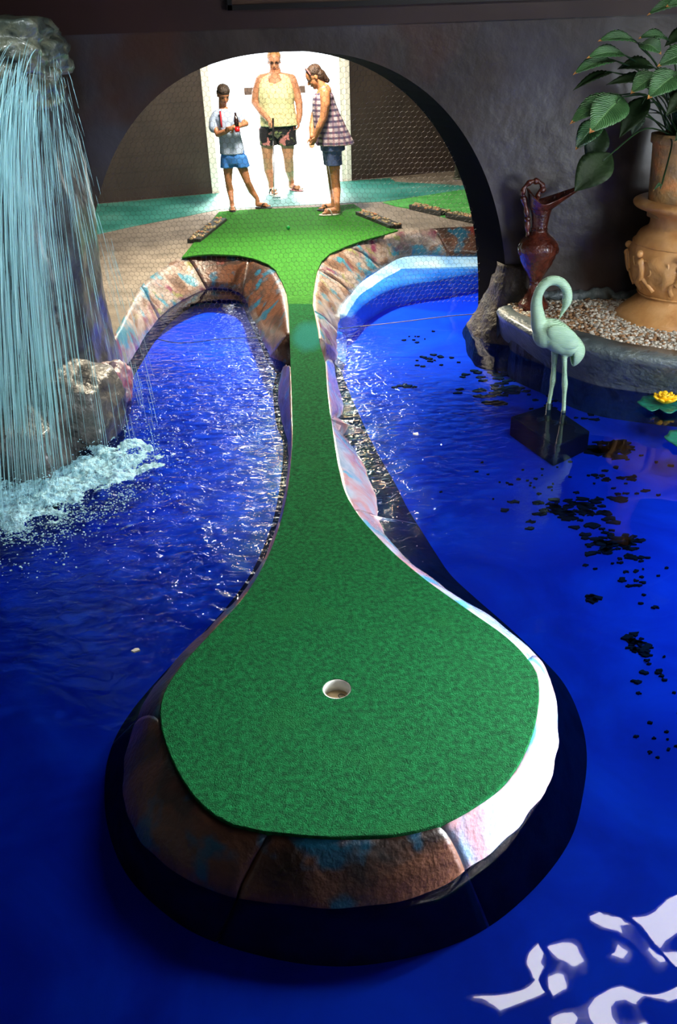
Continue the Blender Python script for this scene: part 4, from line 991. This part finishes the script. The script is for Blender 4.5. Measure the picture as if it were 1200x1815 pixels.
def flake(px, py, r, lab):
    c = W(px, py, .008); bm = bmesh.new(); q = [Vector((c.x+math.cos(6.283*k/7)*r*rl.uniform(.5, 1.3), c.y+math.sin(6.283*k/7)*r*rl.uniform(.4, 1), .012)) for k in range(7)]
    poly(bm, q, z1=.004); tagp(obj('floating_petal', bm, petal, None, False), lab, 'petal')
flake(738, 769, .022, 'white petal floating on the water right of the causeway'); flake(240, 1153, .016, 'white petal floating on the water left of the green island')

# ================================================================== CEILING LAMPS (their light is what the near water mirrors)
lamp_e = bpy.data.materials.new('lit_tube'); lamp_e.use_nodes = True; nb = lamp_e.node_tree.nodes['Principled BSDF']; nb.inputs['Emission Color'].default_value = (1, .98, .95, 1); nb.inputs['Emission Strength'].default_value = 34
def panel_lamp(x, y, rz, ln, label):
    t = thing('ceiling_lamp', (x, y, ZC-.06), label, 'lamp', 'panel lamps under the ceiling')
    bm = bmesh.new(); box(bm, (x, y, ZC-.03), (ln+.06, .24, .05), rz); obj('housing', bm, alum, t, False)
    bm = bmesh.new(); box(bm, (x, y, ZC-.062), (ln, .17, .02), rz); obj('diffuser', bm, lamp_e, t, False)
panel_lamp(1.15, 3.25, R(28), 1.0, 'panel lamp under the ceiling of the pool room'); panel_lamp(2.25, 3.7, R(28), 1.1, 'panel lamp under the ceiling of the pool room'); panel_lamp(2.05, 3.1, R(28), 1.1, 'panel lamp under the ceiling of the pool room')

# post by the far wall
p = W(812, 317, DZ); t = thing('post', tuple(p), 'thin grey-green metal post standing by the far wall near the right leg of the arch', 'post')
bm = bmesh.new(); tube(bm, [p, p+Vector((0, 0, 2.9))], .055, 16); obj('pole', bm, pole_m, t); bm = bmesh.new(); tube(bm, [p, p+Vector((0, 0, .02))], .08, 16); obj('base_plate', bm, pole_m, t)

# ================================================================== PEOPLE
def hand(bm, wr, d, palm, L, curl=.5, side=1):
    """wr wrist, d hand direction, palm the palm normal; palm plus five unequal fingers"""
    d = Vector(d).normalized(); palm = Vector(palm); palm = (palm-d*palm.dot(d)).normalized(); s = d.cross(palm)*side
    pc = wr+d*L*.26; rot = Matrix((d, s, palm)).transposed()
    ball(bm, pc, (L*.30, L*.22, L*.10), rot, u=12, v=8)
    for k, (o_, ln) in enumerate(((-.15, .40), (-.05, .46), (.05, .43), (.15, .34))):
        b = wr+d*L*.46+s*o_*L; f1 = b+(d*math.cos(curl)+palm*math.sin(curl))*ln*L*.5+s*o_*L*.12; f2 = f1+(d*math.cos(curl*2.4)+palm*math.sin(curl*2.4))*ln*L*.5
        cap(bm, b-d*L*.08, L*.052, f1, L*.046); cap(bm, f1, L*.046, f2, L*.038)
    b = wr+d*L*.14-s*L*.16; f1 = b+(d*.7-s*.6+palm*.3).normalized()*L*.26; f2 = f1+(d*.95+palm*.35).normalized()*L*.2
    cap(bm, b, L*.062, f1, L*.055); cap(bm, f1, L*.055, f2, L*.042)
def head(bm, c, h, look, up, ears=True):
    """c centre of the skull, h head height, look facing direction"""
    look = Vector(look).normalized(); up = Vector(up); up = (up-look*up.dot(look)).normalized(); sd = look.cross(up)
    rot = Matrix((sd, look, up)).transposed()
    def q(x, y, z): return c+sd*x*h+look*y*h+up*z*h
    ball(bm, q(0, -.03, .12), (h*.325, h*.40, h*.37), rot, u=20, v=14)
    ball(bm, q(0, .08, -.12), (h*.27, h*.28, h*.33), rot, u=18, v=12)
    ball(bm, q(0, .20, -.37), (h*.13, h*.12, h*.10), rot)           # chin
    cap(bm, q(0, .33, .04), h*.035, q(0, .42, -.10), h*.05); ball(bm, q(0, .41, -.12), (h*.06, h*.05, h*.04), rot)   # nose
    ball(bm, q(-.13, .26, .05), (h*.11, h*.07, h*.05), rot); ball(bm, q(.13, .26, .05), (h*.11, h*.07, h*.05), rot)
    ball(bm, q(-.14, .24, -.12), (h*.09, h*.08, h*.09), rot); ball(bm, q(.14, .24, -.12), (h*.09, h*.08, h*.09), rot)
    ball(bm, q(0, .34, -.235), (h*.09, h*.04, h*.028), rot)
    for s in (-1, 1): ball(bm, q(s*.315, -.03, -.03), (h*.035, h*.07, h*.11), rot)
    return q, rot
def face_bits(q, rot, h, par):
    for s in (-1, 1):
        bm = bmesh.new(); ball(bm, q(s*.13, .315, .0), (h*.05, h*.025, h*.026), rot, u=10, v=8); obj('eye', bm, eye_m, par)
        bm = bmesh.new(); tube(bm, [q(s*.06, .355, .075), q(s*.13, .345, .095), q(s*.2, .29, .075)], h*.014, 6); obj('eyebrow', bm, hair_dk, par)
    bm = bmesh.new(); tube(bm, [q(-.09, .345, -.24), q(0, .382, -.235), q(.09, .345, -.24)], [h*.008, h*.022, h*.008], 8); obj('mouth', bm, lip_m, par)
def limb(bm, pts):
    for (a, ra), (b, rb) in zip(pts, pts[1:]): cap(bm, a, ra, b, rb)
def foot(bm, heel, toe, r):
    h = Vector(heel); t_ = Vector(toe); cap(bm, h+Vector((0, 0, r*.95)), r*.85, t_.lerp(h, .3)+Vector((0, 0, r*.75)), r*.8)
    d = (t_-h).normalized(); s = d.cross(Vector((0, 0, 1)))
    for k, o_ in enumerate((-.75, -.35, .0, .33, .62)):
        b = t_.lerp(h, .22)+s*o_*r; e = b+d*(r*(1.0-.14*k)); cap(bm, b+Vector((0, 0, r*.45)), r*.26, e+Vector((0, 0, r*.38)), r*(.27 if k == 0 else .19))
def sandal(heel, toe, r, mat, strap, par):
    h = Vector(heel); t_ = Vector(toe); d = (t_-h).normalized(); s = d.cross(Vector((0, 0, 1))); L = (t_-h).length
    bm = bmesh.new(); pts = []
    for k in range(28):
        a = 2*math.pi*k/28; u_ = math.cos(a); v_ = math.sin(a); c = h.lerp(t_, .5); wdt = r*1.15*(1+.12*u_)
        pts.append(c+d*u_*(L*.5+r*.9)+s*v_*wdt)
    for p in pts: p.z = h.z
    poly(bm, pts, z1=h.z-.016); so = obj('sandal', bm, mat, par); 
    bm = bmesh.new(); m_ = h.lerp(t_, .85); m_.z = h.z
    for sg in (-1, 1): tube(bm, cr([m_+Vector((0, 0, r*.7)), h.lerp(t_, .55)+s*sg*r*.75+Vector((0, 0, r*1.25)), h.lerp(t_, .4)+s*sg*r*1.1+Vector((0, 0, .0))], 4), r*.17, 6)
    obj('strap', bm, strap, so)
def loft(bm, secs, n=40, fold=0, nf=9, seed=0):
    """secs: (centre, rx, ry, fold amount)"""
    rows = []
    for c, rx, ry, fo_ in secs:
        rows.append([bm.verts.new(Vector(c)+Vector((math.cos(2*math.pi*k/n)*rx*(1+fo_*math.sin(nf*2*math.pi*k/n+seed)), math.sin(2*math.pi*k/n)*ry*(1+fo_*math.sin(nf*2*math.pi*k/n+seed)), 0))) for k in range(n)])
    for a, b in zip(rows, rows[1:]):
        for k in range(n): bm.faces.new((a[k], a[(k+1) % n], b[(k+1) % n], b[k]))
    bm.faces.new(rows[0][::-1]); bm.faces.new(rows[-1]); bmesh.ops.recalc_face_normals(bm, faces=bm.faces)
def cloth(name, fn, mat, par, vox=.009, sm=4):
    bm = bmesh.new(); fn(bm); o = obj(name, bm, mat, par); return remesh(o, vox, sm)

# ---- the woman in the middle
Y0 = 12.3; U = Vector((0, 0, 1))
def w_(x, y, dy=0): return P(x, y, Y0+dy)
wf_ = Vector((-.6, Y0, DZ)); t = thing('person', tuple(wf_), 'adult in a cream sleeveless top and black floral shorts holding a putter in the doorway', 'person')
bm = bmesh.new(); hd = w_(486, 109); hh_ = .25
q, rot = head(bm, hd, hh_, (0.03, -1, -.22), U)
limb(bm, [(w_(487, 118, .03), .068), (w_(488, 133, .03), .082)])
limb(bm, [(w_(488, 136, .02), .085), (w_(488, 150), .15), (w_(489, 175, -.01), .17), (w_(491, 200, -.02), .18), (w_(492, 222), .17)])
for s, x in ((-1, 464), (1, 516)): limb(bm, [(w_(488, 138, .02), .08), (w_(x, 142, .02), .075)])
limb(bm, [(w_(462, 143), .07), (w_(455, 162, .02), .062), (w_(452, 181, .04), .052), (w_(464, 198, -.12), .046), (w_(476, 212, -.22), .034)])
hand(bm, w_(477, 212, -.22), (w_(486, 224, -.26)-w_(477, 212, -.22)), (0.2, -.2, -1), .17, .9, 1)
limb(bm, [(w_(518, 144), .066), (w_(525, 162, .02), .058), (w_(530, 182, .0), .050), (w_(531, 200, -.03), .044), (w_(530, 214, -.06), .032)])
hand(bm, w_(530, 214, -.06), (-.15, -.1, -1), (-1, -.3, 0), .17, .6, -1)
lf = W(482, 341, DZ+.016); lt = W(489, 347, DZ+.016); rf_ = W(517, 335, DZ+.016); rt_ = W(527, 340, DZ+.016)
limb(bm, [(w_(476, 226), .115), (w_(474, 250), .105), (w_(474, 278, -.01), .068), (w_(476, 300, .03), .064), (Vector((lf.x, lf.y, DZ+.14)), .04), (Vector((lf.x, lf.y, DZ+.06)), .042)])
limb(bm, [(w_(506, 226), .115), (w_(509, 250), .105), (w_(511, 278, -.01), .068), (w_(513, 300, .05), .064), (Vector((rf_.x, rf_.y, DZ+.14)), .04), (Vector((rf_.x, rf_.y, DZ+.06)), .042)])
foot(bm, lf, lf+Vector((.05, -.19, 0)), .046); foot(bm, rf_, rf_+Vector((.13, -.14, 0)), .046)
o = obj('body', bm, skinA, t); remesh(o, .006, 4); face_bits(q, rot, hh_, t)
sandal(lf, lf+Vector((.05, -.19, 0)), .048, sandal_w, sandal_b, t); sandal(rf_, rf_+Vector((.13, -.14, 0)), .048, sandal_p, sandal_p, t)
def top_(bm):
    loft(bm, [(w_(488, 131, .02), .12, .09, 0), (w_(488, 136, .02), .21, .11, 0), (w_(488, 143, .01), .225, .135, 0), (w_(489, 158, -.02), .228, .175, 0), (w_(490, 172, -.03), .238, .19, .01), (w_(490, 185, -.02), .235, .185, .01), (w_(492, 200, -.02), .24, .195, .015), (w_(494, 215, -.02), .25, .205, .02), (w_(495, 222, -.02), .255, .21, .03)], nf=11)
cloth('top', top_, cream, t)
def sh_(bm):
    loft(bm, [(w_(492, 206, -.01), .215, .175, 0), (w_(493, 222, -.01), .235, .185, 0), (w_(493, 236, 0), .235, .18, .01)])
    for x1, x2 in ((476, 477), (508, 510)): loft(bm, [(w_(x1, 226), .13, .15, 0), (w_(x1, 240), .128, .14, .01), (w_(x2, 257), .125, .13, .03)], nf=7)
cloth('shorts', sh_, black_f, t)
def hr_(bm):
    ball(bm, q(0, -.10, .22), (hh_*.36, hh_*.38, hh_*.34), rot, u=20, v=14); ball(bm, q(0, -.22, .0), (hh_*.33, hh_*.26, hh_*.38), rot); ball(bm, q(0, -.2, .5), (hh_*.2, hh_*.2, hh_*.17), rot)
cloth('hair', hr_, hair_bl, t, .006, 3)
bm = bmesh.new()
for s in (-1, 1): tube(bm, [q(s*.13+.085*math.cos(a), .365, .005+.05*math.sin(a)) for a in [R(30*i) for i in range(13)]], hh_*.010, 5)
tube(bm, [q(-.33, .0, .03), q(-.22, .32, .03), q(0, .39, .03), q(.22, .32, .03), q(.33, 0, .03)], hh_*.012, 5); obj('glasses', bm, lens_m, t)
hpx = w_(484, 219, -.26); pe = W(486, 350, DZ+.03)
pt_ = thing('putter', tuple(pe), 'golf putter held by the adult in the cream top', 'putter')
bm = bmesh.new(); up_ = (hpx-pe); g0 = pe+up_*1.07; tube(bm, [pe+up_*.02, pe+up_*.8], .006, 8); obj('shaft', bm, steel, pt_); bm = bmesh.new(); tube(bm, [pe+up_*.78, g0], [.011, .014], 10); obj('grip', bm, sandal_b, pt_)
bm = bmesh.new(); box(bm, pe+Vector((.03, 0, .0)), (.11, .03, .025)); o = obj('putter_head', bm, steel, pt_, False); bevel(o, .005)

# ---- the child on the left with folded arms
Y1 = 11.2
def b_(x, y, dy=0): return P(x, y, Y1+dy)
t = thing('person', (-1.1, Y1, DZ), 'child in a pale blue T-shirt and blue shorts with folded arms beside the tee mat', 'person')
bm = bmesh.new(); hd = b_(396, 168, -.01); hh_ = .225
q, rot = head(bm, hd, hh_, (.42, -1, -.55), U)
limb(bm, [(b_(394, 177, .03), .045), (b_(395, 193, .03), .05)])
limb(bm, [(b_(398, 199, .02), .07), (b_(403, 215, .01), .105), (b_(407, 240), .10), (b_(412, 262), .105), (b_(414, 276), .105)])
limb(bm, [(b_(397, 200, .02), .05), (b_(382, 205, .01), .046), (b_(380, 222, -.02), .038), (b_(386, 238, -.08), .034), (b_(400, 233, -.16), .029), (b_(411, 227, -.19), .022)])
hand(bm, b_(411, 227, -.19), b_(424, 221, -.19)-b_(411, 227, -.19), (0, 1, -.1), .14, .35, 1)
limb(bm, [(b_(402, 199, .02), .05), (b_(421, 205, .01), .046), (b_(430, 215, -.04), .038), (b_(436, 219, -.10), .034), (b_(424, 223, -.19), .029), (b_(415, 226, -.225), .022)])
hand(bm, b_(415, 226, -.225), b_(402, 230, -.22)-b_(415, 226, -.225), (0, 1, .1), .14, .35, -1)
lf = W(412, 371, DZ+.016); rf_ = W(457, 367, DZ+.016)
limb(bm, [(b_(405, 282), .078), (b_(404, 300), .062), (b_(405, 323, -.01), .043), (b_(408, 338, .02), .043), (Vector((lf.x, lf.y, DZ+.12)), .027), (Vector((lf.x, lf.y, DZ+.05)), .031)])
limb(bm, [(b_(424, 282), .078), (b_(431, 300), .062), (b_(439, 323, -.02), .043), (b_(446, 338, .03), .043), (Vector((rf_.x, rf_.y, DZ+.12)), .027), (Vector((rf_.x, rf_.y, DZ+.05)), .031)])
foot(bm, lf, lf+Vector((.02, -.15, 0)), .036); foot(bm, rf_, rf_+Vector((.15, -.05, 0)), .036)
o = obj('body', bm, skinB, t); remesh(o, .005, 4); face_bits(q, rot, hh_, t)
sandal(lf, lf+Vector((.02, -.15, 0)), .038, sandal_b, sandal_w, t); sandal(rf_, rf_+Vector((.15, -.05, 0)), .038, sandal_b, sandal_b, t)
def te_(bm):
    loft(bm, [(b_(397, 192, .02), .055, .055, 0), (b_(398, 195, .02), .10, .07, 0), (b_(400, 200, .02), .145, .085, 0), (b_(401, 210, .01), .150, .115, 0), (b_(405, 228, .0), .135, .12, .01), (b_(408, 245), .135, .12, .02), (b_(411, 262), .145, .13, .03), (b_(412, 272), .15, .135, .04)], nf=8)
    limb(bm, [(b_(384, 203, .01), .055), (b_(379, 214, 0), .058), (b_(379, 226, -.02), .062)]); limb(bm, [(b_(418, 203, .01), .055), (b_(427, 211, -.02), .056), (b_(431, 216, -.04), .052)])
cloth('t_shirt', te_, tee_m, t, .007)
bm = bmesh.new(); tube(bm, [b_(390, 197, -.082), b_(391, 205, -.105), b_(392, 215, -.118), b_(393, 226, -.128)], .011, 6, flat=.35); obj('shirt_stripe', bm, redstripe, t)
def bs_(bm):
    loft(bm, [(b_(412, 266), .14, .12, 0), (b_(413, 278), .15, .125, .01), (b_(415, 290), .13, .11, .01)])
    loft(bm, [(b_(404, 275), .09, .105, 0), (b_(403, 297), .088, .10, .05)], nf=6); loft(bm, [(b_(424, 275), .09, .105, 0), (b_(430, 296), .09, .10, .05)], nf=6)
cloth('shorts', bs_, blue_m, t, .007)
cloth('hair', lambda bm: (ball(bm, q(0, -.03, .24), (hh_*.345, hh_*.40, hh_*.29), rot, u=20, v=14), ball(bm, q(0, -.2, .02), (hh_*.33, hh_*.26, hh_*.3), rot)), hair_dk, t, .005, 3)
bt = b_(420, 218, -.25); tb = thing('drink_bottle', tuple(b_(421, 234, -.24)), 'small dark drink bottle with a red base tucked in the folded arms of the child', 'bottle')
a = b_(421, 234, -.235); b = b_(417, 200, -.17); bm = bmesh.new(); tube(bm, [a.lerp(b, s) for s in (.25, .6, .75, .9, 1)], [.028, .028, .022, .012, .012], 14); obj('bottle_body', bm, cola, tb)
bm = bmesh.new(); tube(bm, [a.lerp(b, s) for s in (0, .04, .25)], [.022, .03, .03], 14); obj('bottle_base', bm, red, tb)['label'] = 'red lower end of the bottle'

# ---- the girl on the right in profile, looking down
Y2 = 10.85
def g_(x, y, dy=0): return P(x, y, Y2+dy)
t = thing('person', (0, Y2, DZ), 'person in a plaid sleeveless blouse and denim shorts standing in profile on the tee mat', 'person')
bm = bmesh.new(); hd = g_(557, 137); hh_ = .24; look = Vector((-1, -.18, -.62)); upv = Vector((-.5, 0, 1))
q, rot = head(bm, hd, hh_, look, upv)
limb(bm, [(g_(564, 144), .055), (g_(573, 158), .062)])
limb(bm, [(g_(575, 162), .085), (g_(574, 178), .12), (g_(577, 200), .125), (g_(583, 225), .13), (g_(589, 252), .13)])
limb(bm, [(g_(576, 166, -.12), .062), (g_(577, 185, -.16), .056), (g_(574, 208, -.17), .046), (g_(566, 225, -.18), .041), (g_(560, 241, -.16), .030)])
hand(bm, g_(560, 241, -.16), (-.35, 0, -1), (-.6, .4, 0), .16, .5, 1)
limb(bm, [(g_(572, 168, .12), .06), (g_(563, 188, .16), .054), (g_(556, 210, .14), .045), (g_(553, 228, .04), .04), (g_(553, 242, -.03), .03)])
hand(bm, g_(553, 242, -.03), (-.1, 0, -1), (.2, -1, 0), .16, .5, -1)
h1 = W(598, 378, DZ+.03); h2 = W(592, 371, DZ+.03)
limb(bm, [(g_(589, 262, -.07), .095), (g_(592, 290, -.06), .075), (g_(594, 318, -.06), .056), (g_(596, 336, -.05), .055), (Vector((h1.x, h1.y, DZ+.14)), .034), (Vector((h1.x, h1.y, DZ+.06)), .038)])
limb(bm, [(g_(586, 262, .08), .095), (g_(588, 290, .09), .075), (g_(589, 318, .10), .054), (g_(591, 336, .12), .052), (Vector((h2.x, h2.y, DZ+.14)), .034), (Vector((h2.x, h2.y, DZ+.06)), .038)])
foot(bm, h1, h1+Vector((-.18, -.03, 0)), .042); foot(bm, h2, h2+Vector((-.17, .03, 0)), .042)
o = obj('body', bm, skinC, t); remesh(o, .006, 4); face_bits(q, rot, hh_, t)
sandal(h1, h1+Vector((-.18, -.03, 0)), .044, sandal_w, sandal_w, t); sandal(h2, h2+Vector((-.17, .03, 0)), .044, sandal_b, sandal_b, t)
def bl_(bm):
    loft(bm, [(g_(574, 165), .10, .115, 0), (g_(573, 171), .122, .13, 0), (g_(574, 182), .135, .145, 0), (g_(577, 198), .155, .15, .01), (g_(582, 215), .175, .165, .02), (g_(587, 232), .195, .18, .03), (g_(592, 248), .215, .19, .045), (g_(594, 256), .225, .195, .06)], n=64, nf=11)
    for dy in (-.07, .07): cap(bm, g_(567, 168, dy), .022, g_(578, 157, dy), .018); cap(bm, g_(578, 157, dy), .018, g_(587, 172, dy), .022)
cloth('blouse', bl_, plaid_m, t, .007, 2)
def ds_(bm):
    loft(bm, [(g_(588, 240), .145, .165, 0), (g_(590, 266), .148, .17, 0)])
    loft(bm, [(g_(589, 262, -.07), .108, .09, 0), (g_(592, 293, -.06), .098, .09, .02)], nf=5); loft(bm, [(g_(586, 262, .08), .108, .09, 0), (g_(588, 292, .09), .096, .088, .02)], nf=5)
cloth('shorts', ds_, denim, t, .007)
def gh_(bm):
    ball(bm, q(0, -.10, .20), (hh_*.36, hh_*.41, hh_*.34), rot, u=20, v=14); ball(bm, q(0, -.25, -.02), (hh_*.33, hh_*.26, hh_*.38), rot)
    limb(bm, [(q(0, -.3, -.1), hh_*.27), (q(0, -.45, -.45), hh_*.13)])
cloth('hair', gh_, hair_br, t, .006, 3)
bm = bmesh.new(); tube(bm, [q(math.cos(a)*.36, .14+.0*math.sin(a), .18+math.sin(a)*.36) for a in [R(10*i) for i in range(19)]], hh_*.035, 6); obj('hair_band', bm, sandal_p, t)

for o in bpy.data.objects:
    if '_o' in o: del o['_o']
